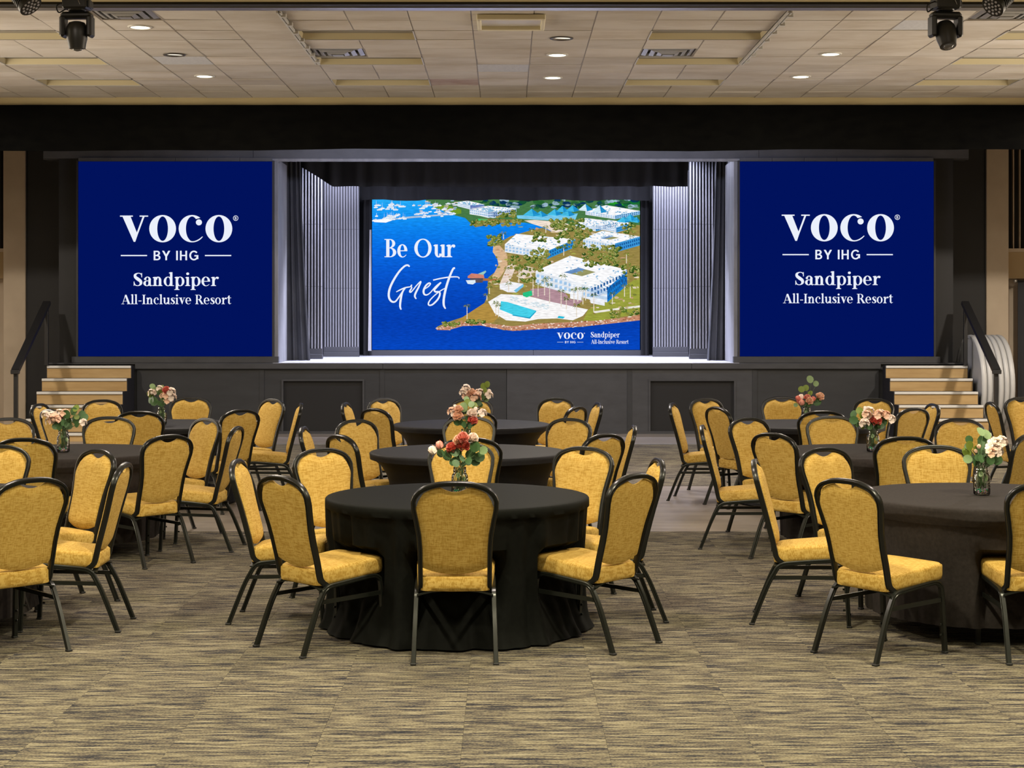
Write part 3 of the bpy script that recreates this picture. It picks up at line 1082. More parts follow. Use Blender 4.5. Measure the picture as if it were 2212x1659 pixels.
def glyph(ch, g, bold=1.0):
    """draws one character at the origin; returns its advance. cap height 1, x-height .7"""
    T, t = .175 * bold, .05
    X = .70
    if ch == ' ':
        return .34
    if ch == 'V':
        g.poly([(.07, .97), (.37, .97), (.64, .27), (.55, 0), (.49, 0)])
        g.poly([(.55, 0), (.64, .27), (.90, .97), (.83, .97), (.55, .20)])
        g.rect(-.02, .46, .955, 1)
        g.rect(.71, 1.03, .955, 1)
        return 1.07
    if ch == 'O':
        g.ring(.50, .5, .50, .52, .30 if bold > 1.2 else .19, .055)
        return 1.10
    if ch == 'C':
        TT = .27 if bold > 1.2 else .19
        g.arc(.5, .5, .50, .52, 52, 180, TT, .055, 24)
        g.arc(.5, .5, .50, .52, 180, 324, TT, .06, 24, .55)
        g.dot(.755, .74, .115)
        return 1.0
    if ch == 'o':
        g.ring(.29, X / 2, .29, X / 2 + .015, T, t)
        return .66
    if ch == 'c':
        g.arc(.29, X / 2, .29, X / 2 + .015, 50, 180, T, t, 20)
        g.arc(.29, X / 2, .29, X / 2 + .015, 180, 322, T, t + .01, 20, .5)
        g.dot(.435, X * .74, .08)
        return .58
    if ch == 'e':
        g.arc(.29, X / 2, .29, X / 2 + .015, -2, 180, T, t, 24)
        g.arc(.29, X / 2, .29, X / 2 + .015, 180, 325, T, t + .015, 24, .5)
        g.rect(.1, .57, X * .5 - .02, X * .5 + .03)
        return .64
    if ch == 'a':
        g.rect(.335, .335 + T, .05, .50)
        g.arc(.275, .46, .235, .255, 0, 140, T * .95, t, 16)
        g.dot(.125, .53, .08)
        g.arc(.24, .205, .24, .22, 60, 330, T, t, 24)
        g.stroke([(.42, .08, .12), (.50, .02, .07), (.60, .06, .03)], 5)
        return .62
    if ch in 'n':
        g.stem(.08, 0, X - .01, T, True, 1)
        g.arc(.36, .42, .22, .295, 0, 165, T, .075, 18)
        g.stem(.58 - T, 0, .43, T, True, 0, .075)
        return .74
    if ch == 'u':
        g.stem(.08, .24, X, T, False, 1)
        g.arc(.30, .26, .22, .275, 180, 345, T, .07, 18)
        g.stem(.47, 0, X, T, False, 1)
        g.rect(.47, .72, 0, .045)
        return .74
    if ch == 'r':
        g.stem(.08, 0, X - .01, T, True, 1)
        g.stroke([(.22, .40, .04), (.29, .58, .07), (.40, .67, .09)], 6)
        g.dot(.435, .615, .088)
        return .55
    if ch == 'i':
        g.stem(.08, 0, X - .01, T, True, 1)
        g.dot(.08 + T / 2, .93, .10)
        return .36
    if ch == 'l':
        g.stem(.08, 0, 1.05, T, True, 1)
        return .36
    if ch == 'I':
        g.stem(.10, 0, 1, T * 1.1, True, 2)
        return .42
    if ch == 'd':
        g.ring(.29, X / 2, .29, X / 2 + .015, T, t)
        g.stem(.42, 0, 1.05, T, False, 1)
        g.rect(.42, .69, 0, .045)
        return .72
    if ch == 'p':
        g.ring(.37, X / 2, .29, X / 2 + .015, T, t)
        g.stem(.08, -.30, X, T, True, 1)
        return .72
    if ch == 's':
        g.stroke([(.42, .56, .03), (.36, .65, .05), (.24, .67, .06), (.13, .60, .12), (.14, .48, .16), (.26, .36, .19), (.36, .24, .16), (.37, .12, .13), (.26, .03, .06), (.13, .05, .05), (.06, .17, .04)], 6)
        g.rect(.385, .425, .50, .67)
        g.rect(.045, .085, .02, .20)
        return .50
    if ch == 'S':
        g.stroke([(.60, .76, .04), (.52, .93, .06), (.34, .97, .06), (.16, .86, .15), (.17, .68, .20), (.34, .52, .24), (.51, .36, .21), (.53, .17, .16), (.38, .03, .06), (.18, .06, .06), (.08, .26, .05)], 7)
        g.rect(.565, .615, .66, .98)
        g.rect(.055, .105, .02, .34)
        return .70
    if ch == 'v':
        g.poly([(.05, .67), (.25, .67), (.40, .22), (.34, 0), (.30, 0)])
        g.poly([(.34, 0), (.40, .22), (.55, .67), (.50, .67), (.34, .16)])
        g.rect(-.02, .31, .655, .70)
        g.rect(.43, .64, .655, .70)
        return .64
    if ch == 't':
        g.stem(.10, .12, .90, T, False)
        g.rect(.0, .40, X - .05, X)
        g.poly([(.0, X - .03), (.10, X - .03), (.10 + T, .93), (.10 + T * .6, .93)])
        g.stroke([(.10 + T / 2, .14, T), (.25, .03, .08), (.40, .10, .03)], 6)
        return .46
    if ch == 'A':
        g.poly([(.36, 1.0), (.50, 1.0), (.86, .03), (.64, .03), (.355, .86)])
        g.poly([(.355, .98), (.40, .90), (.14, .03), (.09, .03)])
        g.rect(.20, .62, .30, .345)
        g.rect(-.02, .27, 0, .045)
        g.rect(.54, .95, 0, .045)
        return .94
    if ch == 'B':
        g.stem(.10, 0, 1, T * 1.05, False, 0)
        g.rect(0, .34, 0, .045)
        g.rect(0, .34, .955, 1)
        g.arc(.32, .755, .30, .245, -90, 90, T, .045, 18)
        g.arc(.32, .265, .36, .265, -90, 90, T * 1.1, .045, 18)
        g.rect(.2, .36, .49, .53)
        return .74
    if ch == 'R':
        g.stem(.10, 0, 1, T * 1.05, True, 0)
        g.rect(0, .34, .955, 1)
        g.arc(.34, .74, .31, .26, -90, 90, T, .045, 18)
        g.rect(.2, .36, .48, .525)
        g.poly([(.33, .50), (.53, .50), (.80, .045), (.60, .045)])
        g.rect(.56, .88, 0, .045)
        return .86
    if ch == '-':
        g.rect(.04, .34, .30, .38)
        return .40
    return .5


def sans(ch, g):
    T = .17
    if ch == 'B':
        g.rect(0, T, 0, 1)
        g.arc(.34, .745, .28, .255, -90, 90, T, .14, 14)
        g.arc(.34, .275, .33, .275, -90, 90, T, .14, 14)
        for y in (0, .43, .86):
            g.rect(.1, .36, y, y + .14)
        return .78
    if ch == 'Y':
        g.rect(.30, .30 + T, 0, .45)
        g.poly([(-.02, 1), (.18, 1), (.47, .45), (.30, .38)])
        g.poly([(.59, 1), (.79, 1), (.47, .38), (.30, .45)])
        return .88
    if ch == 'I':
        g.rect(0, T, 0, 1)
        return .31
    if ch == 'H':
        g.rect(0, T, 0, 1)
        g.rect(.53, .53 + T, 0, 1)
        g.rect(.1, .6, .43, .57)
        return .86
    if ch == 'G':
        g.arc(.45, .5, .45, .515, 40, 345, T, .15, 30)
        g.rect(.50, .885, .40, .54)
        g.rect(.72, .885, .12, .5)
        return .92
    return .36


def text_polys(text, x0, x1, base, height, fn=glyph, track=0.0, **kw):
    """lay out text so that it fills x0..x1; returns polygons (x, z)"""
    polys, pen = [], 0.0
    for ch in text:
        g = Glyphs()
        adv = fn(ch, g, **kw)
        polys += [[(px + pen, py) for px, py in q] for q in g.q]
        pen += adv + track
    xs = [p[0] for q in polys for p in q]
    a, b = min(xs), max(xs)
    k = (x1 - x0) / (b - a)
    return [[(x0 + (px - a) * k, base + py * height) for px, py in q] for q in polys]


def flat_mesh(name, polys, y, m, parent):
    b = MB()
    for q in polys:
        ar = sum(q[i][0] * q[(i + 1) % len(q)][1] - q[(i + 1) % len(q)][0] * q[i][1] for i in range(len(q)))
        if ar < 0:
            q = q[::-1]
        b.add([(px, y, pz) for px, pz in q], [tuple(range(len(q)))])
    o = b.build(name, m, parent)
    if 'lettering' in name:
        o['kind'] = 'stuff'
    return o


def logo(x, z, k, parent, y, tail=True):
    """brand block; x, z is the bottom left of the first letter, k metres per letter-cap"""
    put = lambda n, P: flat_mesh(n, P, y, M['letter'], parent)
    put('brand_lettering', text_polys('VOCO', x, x + 4.27 * k, z, k, bold=1.5))
    g_ = Glyphs()
    g_.ring(x + 4.40 * k, z + .90 * k, .10 * k, .10 * k, .02 * k, .02 * k)
    put('registered_mark', g_.q + text_polys('B', x + 4.365 * k, x + 4.435 * k, z + .85 * k, .10 * k, fn=sans))
    put('byline_lettering', text_polys('BY IHG', x + 1.28 * k, x + 2.98 * k, z - .70 * k, .36 * k, fn=sans, track=.06))
    for a_, b_ in ((.03, 1.03), (3.23, 4.23)):
        put('rule_line', [[(x + a_ * k, z - .545 * k), (x + b_ * k, z - .545 * k), (x + b_ * k, z - .50 * k), (x + a_ * k, z - .50 * k)]])
    if tail:
        put('place_lettering', text_polys('Sandpiper', x + .52 * k, x + 3.76 * k, z - 1.68 * k, .50 * k, bold=.93))
        put('resort_lettering', text_polys('All-Inclusive Resort', x + .05 * k, x + 4.23 * k, z - 2.37 * k, .355 * k, bold=.86))


# side screens: 6 x 6 half-metre panels behind a bezel
for xa, lab, lx in ((-6.62, 'large square blue screen with white lettering at the left', 0), (3.62, 'large square blue screen with white lettering at the right', 1)):
    t = thing('led_screen', lab, 'screen', (xa + 1.5, 25.86, STAGE_Z), 0, 'blue screens either side of the stage')
    b = MB()
    b.box(-1.5, 1.5, -.06, .02, .10, 3.115)
    b.build('display', M['screen_blue'], t)
    b = MB()
    b.box(-1.53, -1.502, -.075, .02, .0, 3.13)
    b.box(1.502, 1.53, -.075, .02, .0, 3.13)
    b.build('side_bezel', M['screen_bezel'], t)
    for i in range(6):
        b = MB()
        b.bevbox(-1.5 + i * .5 + .002, -1.0 + i * .5 - .002, -.072, .02, 3.118, 3.175, .003)
        b.build('top_bezel', M['header'], t)
    b = MB()
    b.bevbox(-1.6, 1.6, -.09, .02, .0, .097, .004)
    b.build('base_plinth', M['stage_gray'], t)
    # lettering: measured from the picture, metres on the screen
    if lx == 0:
        logo(-5.975 - (xa + 1.5), 1.8 + (685 - 523) / 139 - STAGE_Z, .407, t, -.0612)
    else:
        logo(4.268 - (xa + 1.5), 1.8 + (685 - 521) / 139 - STAGE_Z, .407, t, -.0612)

# ---- middle screen with the aerial picture
SW, SH = 4.92, 2.77
ms = thing('led_screen', 'wide middle screen showing an aerial view of a seaside resort', 'screen', (0, 30.62, STAGE_Z))
b = MB()
b.box(-SW / 2, SW / 2, 0, .08, .107, .107 + SH)
b.build('display', M['screen_bezel'], ms)
b = MB()
b.bevbox(-SW / 2 - .06, .5, -.03, .12, 0, .10, .004)
b.bevbox(.502, SW / 2 + .02, -.02, .12, 0, .10, .004)
b.build('base_plinth', M['corr_base'], ms)

PIC = []      # (polygon in picture pixels, colour, layer)


def pp(pts, col, layer):
    PIC.append((pts, col, layer))


def blob(cx, cy, rx, ry, col, layer, n=9, rough=.25, rr=random.Random(5)):
    pp([(cx + rx * math.cos(2 * PI * k / n) * (1 + rr.uniform(-rough, rough)), cy + ry * math.sin(2 * PI * k / n) * (1 + rr.uniform(-rough, rough))) for k in range(n)], col, layer)


def paint():
    rr = random.Random(21)
    X0, X1, Y0, Y1 = 53, 2145, 37, 1215
    # water in bands, lighter towards the top
    bands = [(37, (40, 172, 246)), (150, (22, 150, 242)), (280, (12, 128, 236)), (420, (8, 108, 226)), (600, (8, 88, 208)), (800, (6, 70, 186)), (1000, (5, 62, 176)), (1215, (6, 70, 190))]
    for (ya, ca), (yb, cb) in zip(bands, bands[1:]):
        for k in range(4):
            y0, y1 = ya + (yb - ya) * k / 4, ya + (yb - ya) * (k + 1) / 4
            f = (k + .5) / 4
            c = tuple(ca[i] + (cb[i] - ca[i]) * f for i in range(3))
            pp([(X0, y0), (X1, y0), (X1, y1), (X0, y1)], c, 0)
    # far shore
    pp([(470, 37), (2145, 37), (2145, 260), (1500, 300), (1420, 255), (1250, 222), (1060, 225), (960, 240), (860, 258), (820, 225), (780, 185), (700, 165), (590, 105), (480, 60)], (70, 120, 70), 1)
    pp([(520, 95), (640, 85), (750, 120), (750, 150), (690, 160)], (112, 150, 40), 2)
    pp([(820, 225), (900, 190), (1080, 195), (1230, 200), (1240, 215), (1060, 225), (960, 240), (860, 258)], (140, 118, 60), 2)
    pp([(880, 190), (960, 196), (940, 208), (870, 208)], (70, 190, 110), 3)
    pp([(1240, 205), (1320, 200), (1500, 215), (1600, 235), (1560, 300), (1480, 300), (1400, 262), (1300, 230)], (236, 220, 205), 2)
    # main land
    land = [(2145, 240), (1700, 250), (1480, 300), (1380, 262), (1280, 285), (1130, 330), (1060, 370), (1000, 405), (995, 450), (1030, 500), (1040, 550), (1010, 610), (960, 650), (955, 710), (960, 780), (930, 850), (860, 915), (760, 960), (640, 1000), (560, 1035), (555, 1058), (650, 1055), (760, 1030), (900, 1020), (990, 1035), (1080, 1062), (1200, 1062), (1400, 1050), (1700, 1035), (1900, 1010), (2145, 980)]
    pp(land, (150, 132, 72), 2)
    pp([(1000, 405), (1050, 400), (1110, 470), (1110, 560), (1060, 640), (1000, 690), (955, 700), (1010, 610), (1040, 550), (1030, 500), (995, 450)], (214, 178, 140), 3)
    # rocky shore
    shore = [(555, 1050), (650, 1010), (760, 985), (900, 1000), (1000, 1015), (1150, 1030), (1350, 1010), (1600, 1000), (1850, 985), (2145, 945)]
    low = [(2145, 985), (1850, 1018), (1600, 1040), (1350, 1055), (1150, 1068), (1000, 1045), (900, 1025), (760, 1030), (650, 1062), (560, 1060)]
    pp(shore + low, (196, 140, 112), 3)
    for i in range(230):
        u = rr.random()
        x = 560 + u * 1580
        ya = interp(x, shore)
        yb = interp(x, low[::-1])
        y = rr.uniform(ya, yb)
        blob(x, y, rr.uniform(5, 11), rr.uniform(3, 7), rr.choice([(226, 196, 176), (150, 92, 66), (238, 220, 208), (176, 116, 84)]), 4, 6, .3, rr)
    pp([(760, 960), (930, 850), (980, 860), (1040, 960), (1000, 1000), (860, 1010), (700, 1000)], (176, 140, 66), 3)
    pp([(1740, 905), (2145, 640), (2145, 930), (1850, 985), (1700, 990)], (152, 158, 62), 3)
    pp([(1780, 915), (1960, 890), (2145, 868), (2145, 884), (1960, 905), (1790, 930)], (236, 232, 224), 4)
    # white roads and paths
    for q in ([(1050, 700), (1110, 560), (1150, 540), (1180, 560), (1120, 700)], [(1180, 640), (1260, 560), (1330, 580), (1300, 650), (1220, 660)]):
        pp(q, (230, 212, 200), 4)
    # pool deck and pools
    pp([(960, 840), (1060, 780), (1250, 790), (1450, 840), (1640, 880), (1740, 900), (1700, 950), (1620, 985), (1500, 970), (1350, 975), (1250, 995), (1100, 985), (1010, 930)], (246, 244, 244), 5)
    pp([(1060, 835), (1110, 842), (1335, 910), (1280, 962), (1150, 940), (1050, 900)], (70, 206, 230), 6)
    pp([(1280, 962), (1335, 910), (1335, 918), (1285, 972), (1150, 948), (1150, 940)], (24, 160, 200), 7)
    pp([(1510, 950), (1560, 958), (1545, 972), (1500, 966)], (40, 190, 220), 6)
    for i in range(70):
        x, y = rr.uniform(1130, 1430), 0
        y = 800 + (x - 1130) * .26 + rr.uniform(-14, 24)
        pp([(x, y), (x + 16, y + 4), (x + 13, y + 10), (x - 3, y + 6)], (206, 222, 230), 7)
    pp([(1230, 770), (1300, 752), (1305, 790), (1260, 806), (1232, 795)], (40, 190, 130), 7)
    pp([(1050, 700), (1130, 682), (1235, 700), (1235, 722), (1180, 768), (1110, 765), (1050, 735)], (240, 240, 244), 6)
    pp([(1235, 700), (1235, 722), (1180, 768), (1160, 752)], (120, 190, 225), 7)
    # brick plaza
    pp([(1290, 740), (1520, 720), (1600, 820), (1700, 830), (1640, 880), (1450, 840), (1300, 800)], (176, 140, 150), 5)

    # buildings: roof, front face, right face, court
    def building(p0, p1, p2, p3, h, court=None, blue=(60, 140, 200)):
        # p0 left, p1 front, p2 right, p3 back (roof corners)
        pp([p0, p1, (p1[0], p1[1] + h), (p0[0], p0[1] + h)], (226, 232, 240), 8)
        pp([p1, p2, (p2[0], p2[1] + h), (p1[0], p1[1] + h)], blue, 8)
        pp([p0, p1, p2, p3], (248, 248, 250), 9)
        if court:
            c = [tuple(sum(w * p[i] for w, p in zip(ws, (p0, p1, p2, p3))) for i in range(2)) for ws in court]
            pp(c, (150, 150, 100), 10)
            pp([c[0], c[3], tuple((c[3][i] * .6 + c[2][i] * .4) for i in range(2)), tuple((c[0][i] * .6 + c[1][i] * .4) for i in range(2))], (100, 140, 190), 11)
        for i in range(34):
            u, w = rr.random(), rr.random()
            x = (p0[0] * (1 - u) + p1[0] * u) * (1 - w) + (p3[0] * (1 - u) + p2[0] * u) * w
            y = (p0[1] * (1 - u) + p1[1] * u) * (1 - w) + (p3[1] * (1 - u) + p2[1] * u) * w
            pp([(x, y), (x + 12, y + 2), (x + 10, y + 8), (x - 2, y + 6)], (130, 180, 215), 12)
        nb = 12
        for i in range(nb):
            u = (i + .5) / nb
            for a, bq, c in ((p0, p1, (160, 196, 230)), (p1, p2, (24, 84, 150))):
                x = a[0] + (bq[0] - a[0]) * u
                y = a[1] + (bq[1] - a[1]) * u
                w = abs(bq[0] - a[0]) / nb * .3
                for lv in (.18, .58):
                    pp([(x - w, y + h * lv), (x + w, y + h * lv), (x + w, y + h * (lv + .24)), (x - w, y + h * (lv + .24))], c, 10)

    CT = [(.55, .2, .15, .10), (.25, .45, .2, .1), (.1, .3, .4, .2), (.3, .1, .3, .3)]
    building((1330, 600), (1760, 720), (2045, 590), (1600, 480), 105, CT, (30, 130, 210))
    building((1755, 720), (1890, 735), (2045, 600), (1960, 590), 110, None, (20, 120, 205))
    pp([(1600, 690), (1690, 700), (1690, 830), (1600, 815)], (240, 242, 246), 10)
    pp([(1760, 800), (1870, 820), (1870, 872), (1760, 850)], (236, 238, 244), 10)
    building((1090, 390), (1420, 445), (1640, 350), (1180, 310), 62, None, (40, 140, 210))
    building((1700, 345), (1950, 385), (2145, 330), (1850, 285), 70, CT, (60, 150, 215))
    building((1640, 225), (1800, 250), (1960, 215), (1720, 185), 40, None, (70, 160, 220))
    building((1800, 230), (1960, 260), (2080, 225), (1900, 200), 40, None, (70, 160, 220))
    building((815, 110), (1000, 140), (1180, 110), (960, 90), 46, None, (190, 205, 225))
    building((720, 60), (820, 85), (930, 80), (800, 50), 34, None, (130, 140, 200))
    building((900, 120), (960, 135), (1030, 125), (930, 100), 50, None, (200, 215, 235))
    building((1720, 130), (1950, 165), (2145, 130), (1880, 85), 30, None, (150, 200, 235))
    # blue peaked roofs
    for x, y, w, h in ((1300, 165, 70, 52), (1370, 170, 60, 40), (1480, 160, 60, 45), (1540, 135, 50, 45), (1620, 130, 55, 45), (1580, 165, 60, 48), (1720, 125, 60, 50), (1830, 140, 60, 55), (2020, 215, 60, 40), (2070, 205, 60, 50), (2120, 215, 50, 40)):
        lit = (210, 236, 246) if 1700 < x < 1900 else (66, 184, 226)
        pp([(x - w, y), (x, y - h), (x + w * .2, y + 8)], lit, 12)
        pp([(x + w * .2, y + 8), (x, y - h), (x + w, y - 4)], (28, 140, 200), 12)
    pp([(1180, 165), (1660, 150), (1640, 200), (1450, 205), (1190, 190)], (120, 200, 235), 11)
    # dark tree belt at the top right, golf green
    pp([(1800, 37), (2145, 37), (2145, 95), (1860, 90)], (20, 110, 50), 4)
    pp([(1830, 40), (2030, 42), (2020, 90), (1850, 70)], (36, 150, 40), 5)
    for i in range(120):
        blob(rr.uniform(900, 2140), rr.uniform(42, 105), rr.uniform(14, 34), rr.uniform(8, 18), rr.choice([(14, 60, 60), (20, 80, 50), (40, 100, 50), (10, 50, 90), (60, 110, 60), (150, 180, 200)]), 6, 8, .3, rr)
    # vegetation clusters
    G = [(60, 92, 30), (86, 112, 40), (110, 122, 46), (132, 130, 60), (44, 76, 28), (150, 138, 76)]
    areas = [(1120, 480, 1420, 600, 70), (1300, 420, 1440, 540, 40), (1480, 190, 1720, 420, 110), (1700, 400, 1990, 560, 80), (1990, 540, 2140, 640, 26), (1840, 395, 1990, 540, 46), (2000, 230, 2100, 300, 22),
             (950, 320, 1070, 400, 40), (1310, 300, 1410, 370, 26), (820, 200, 1230, 245, 70), (600, 1000, 740, 1030, 20), (800, 985, 940, 1008, 24), (1450, 200, 1560, 260, 30), (1900, 890, 2140, 960, 26), (1030, 130, 1180, 180, 30), (960, 640, 1040, 700, 10), (1640, 250, 1760, 340, 24), (1200, 620, 1320, 690, 18)]
    for xa, ya, xb, yb, n in areas:
        for i in range(n):
            s = rr.uniform(8, 20)
            bx, by = rr.uniform(xa, xb), rr.uniform(ya, yb)
            blob(bx, by, s, s * .75, rr.choice(G), 13, 7, .35, rr)
            blob(bx - s * .3, by - s * .3, s * .45, s * .3, rr.choice([(150, 160, 84), (176, 172, 104), (124, 142, 66)]), 13.5, 6, .4, rr)

    # dry ground, bright paths and small shrubs over the land
    for i in range(420):
        x, y = rr.uniform(1010, 2140), rr.uniform(250, 960)
        if y > 780 and x < 1760 or x < 1120 and not 420 < y < 760:
            continue
        blob(x, y, rr.uniform(6, 22), rr.uniform(4, 9), rr.choice([(206, 184, 148), (172, 150, 84), (226, 212, 190), (140, 126, 62), (120, 128, 56), (190, 150, 120), (168, 168, 80)]), 4.5, 7, .35, rr)

    def palm(x, y, h, s=1.0):
        pp([(x - 3.5, y), (x + 3.5, y), (x + 2.5, y - h), (x - 2.5, y - h)], (226, 214, 196), 14)
        for k in range(9):
            a = 2 * PI * k / 9 + rr.uniform(-.2, .2)
            l = rr.uniform(27, 40) * s
            ex, ey = x + l * math.cos(a), y - h + l * .6 * math.sin(a) + 5
            mx, my = x + l * .5 * math.cos(a), y - h + l * .4 * math.sin(a) - 5
            pp([(x, y - h - 2), (mx, my - 3), (ex, ey), (mx, my + 4)], rr.choice(G[:4]), 15)

    for x, y, h in ((1310, 790, 130), (1350, 800, 90), (1400, 790, 110), (1440, 850, 140), (1530, 880, 120), (1630, 850, 100), (1660, 840, 100), (1700, 860, 120), (1720, 830, 90), (1785, 920, 130), (1650, 960, 90), (1570, 900, 80), (795, 975, 100), (1040, 960, 90), (1020, 950, 100),
                    (1105, 640, 60), (1200, 690, 100), (1210, 640, 70), (1550, 480, 60), (2080, 330, 0), (2040, 540, 70), (2025, 800, 80), (2070, 810, 90), (1930, 860, 80), (1545, 640, 0), (1120, 760, 60), (970, 780, 50), (950, 830, 40), (1080, 350, 40), (1300, 290, 10), (1410, 300, 40), (1420, 690, 30)):
        palm(x, y, h)
    # marina: boats and piers
    pp([(60, 205), (380, 170), (700, 150), (700, 160), (380, 185), (60, 215)], (170, 190, 215), 8)
    for i in range(70):
        x = rr.choice((rr.uniform(60, 560), rr.uniform(160, 320), rr.uniform(420, 700)))
        y = rr.uniform(170, 208) - (x - 60) * .07 if rr.random() < .5 else rr.uniform(70, 120)
        s = rr.uniform(12, 26)
        pp([(x - s, y), (x + s, y - 2), (x + s * .8, y + 7), (x - s * .9, y + 8)], (240, 244, 250), 9)
        pp([(x - s * .4, y - 7), (x + s * .4, y - 8), (x + s * .5, y), (x - s * .5, y)], (200, 215, 235), 10)
        if rr.random() < .5:
            pp([(x - .9, y), (x + .9, y), (x + .9, y - rr.uniform(20, 50)), (x - .9, y - 20)], (230, 235, 245), 10)
    pp([(60, 200), (180, 190), (210, 205), (160, 222), (70, 218)], (245, 247, 252), 11)
    for i in range(40):
        x = rr.uniform(420, 720)
        y = rr.uniform(45, 150)
        pp([(x - 14, y), (x + 14, y - 2), (x + 12, y + 7), (x - 12, y + 8)], rr.choice([(236, 240, 248), (150, 175, 205), (210, 190, 180)]), 9)
    # boathouse and pier
    pp([(900, 655), (1030, 662), (1045, 678), (900, 676)], (170, 110, 60), 9)
    pp([(815, 650), (920, 650), (918, 690), (825, 692)], (90, 80, 90), 10)
    pp([(800, 640), (830, 618), (925, 628), (930, 655), (800, 655)], (206, 130, 110), 11)
    pp([(880, 622), (940, 596), (945, 606), (920, 632)], (150, 200, 190), 11)
    pp([(785, 672), (860, 670), (862, 690), (840, 705), (800, 700)], (220, 235, 245), 12)


paint()
verts, faces, cols = [], [], []
sx = SW / 2092.0
sz = SH / 1178.0
for pts, c, layer in PIC:
    # clip to the screen
    q = [(min(2145, max(53, x)), min(1215, max(37, y))) for x, y in pts]
    o = len(verts)
    ar = sum(q[i][0] * q[(i + 1) % len(q)][1] - q[(i + 1) % len(q)][0] * q[i][1] for i in range(len(q)))
    if abs(ar) < 2:
        continue
    if ar > 0:
        q = q[::-1]
    for x, y in q:
        verts.append(((x - 1099) * sx, -.001 - .0004 * layer, .107 + (1215 - y) * sz))
    faces.append(list(range(o, o + len(q))))
    cols.append(srgb(*[max(0, min(255, v)) for v in c]))
me = bpy.data.meshes.new('screen_picture')
me.from_pydata(verts, [], faces)
ca = me.color_attributes.new('Col', 'FLOAT_COLOR', 'CORNER')
buf = []
for p, c in zip(me.polygons, cols):
    for _ in range(p.loop_total):
        buf += list(c)
ca.data.foreach_set('color', buf)
me.materials.append(M['picture'])
me.update()
link('screen_picture', me, ms)


def pic(x, y):
    return ((x - 1099) * sx, .107 + (1215 - y) * sz)


P = []
xa, zb = pic(150, 492)
xb, _ = pic(703, 492)
flat_mesh('greeting_lettering', text_polys('Be Our', xa, xb, zb, 142 * sz, bold=1.0), -.0085, M['letter'], ms)
P = []
g = Glyphs()
for strokes in (
    [(346, 402, 16), (325, 386, 20), (290, 396, 20), (230, 455, 22), (170, 545, 24), (126, 635, 25), (109, 710, 25), (116, 765, 24), (145, 800, 22), (182, 800, 18), (218, 758, 16), (270, 680, 14), (300, 642, 12)],
    [(194, 690, 10), (250, 661, 15), (300, 641, 15), (345, 633, 12), (372, 627, 8)],
    [(300, 641, 14), (265, 692, 20), (246, 770, 24), (238, 850, 22), (250, 892, 14)],
    [(374, 608, 12), (362, 624, 16), (370, 643, 14), (350, 678, 18), (352, 692, 16), (372, 683, 13), (430, 612, 13), (474, 572, 15), (452, 630, 19), (416, 700, 22), (406, 740, 20), (422, 770, 12)],
    [(516, 658, 10), (560, 628, 13), (583, 598, 15), (566, 590, 17), (530, 620, 20), (506, 675, 23), (512, 714, 20), (540, 724, 15), (580, 700, 12), (640, 632, 13), (688, 592, 15), (706, 582, 14)],
    [(706, 582, 12), (652, 640, 17), (628, 668, 20), (642, 688, 20), (680, 690, 20), (692, 714, 20), (670, 770, 20), (612, 830, 18), (572, 842, 16), (560, 822, 16), (582, 780, 14), (640, 722, 12), (710, 670, 12), (762, 644, 9)],
    [(864, 420, 18), (842, 428, 22), (800, 522, 24), (762, 640, 26), (737, 760, 26), (736, 840, 24), (756, 882, 14)],
    [(614, 556, 14), (700, 536, 15), (800, 521, 15), (880, 518, 13), (910, 528, 11), (906, 542, 8)],
):
    g.stroke([(108.8 + .6856 * x, -(290.1 + .6856 * y), w * .6856) for x, y, w in strokes], 8)
P += [[((x - 1099) * sx, .107 + (1215 + y) * sz) for x, y in q] for q in g.q]
flat_mesh('script_lettering', P, -.0085, M['letter'], ms)
# small logo, bottom right
xa, za = pic(1497, 1130)
xb, _ = pic(1705, 1130)
k = (xb - xa) / 4.27
logo(xa, za, k * 1.1 if False else k, ms, -.0085, tail=False)
P = []
xa, za = pic(1762, 1118)
xb, _ = pic(1988, 1118)
flat_mesh('place_lettering', text_polys('Sandpiper', xa, xb, za, 42 * sz, bold=.93), -.0085, M['letter'], ms)
xa, za = pic(1764, 1168)
xb, _ = pic(2056, 1168)
flat_mesh('resort_lettering', text_polys('All-Inclusive Resort', xa, xb, za, 31 * sz, bold=.86), -.0085, M['letter'], ms)

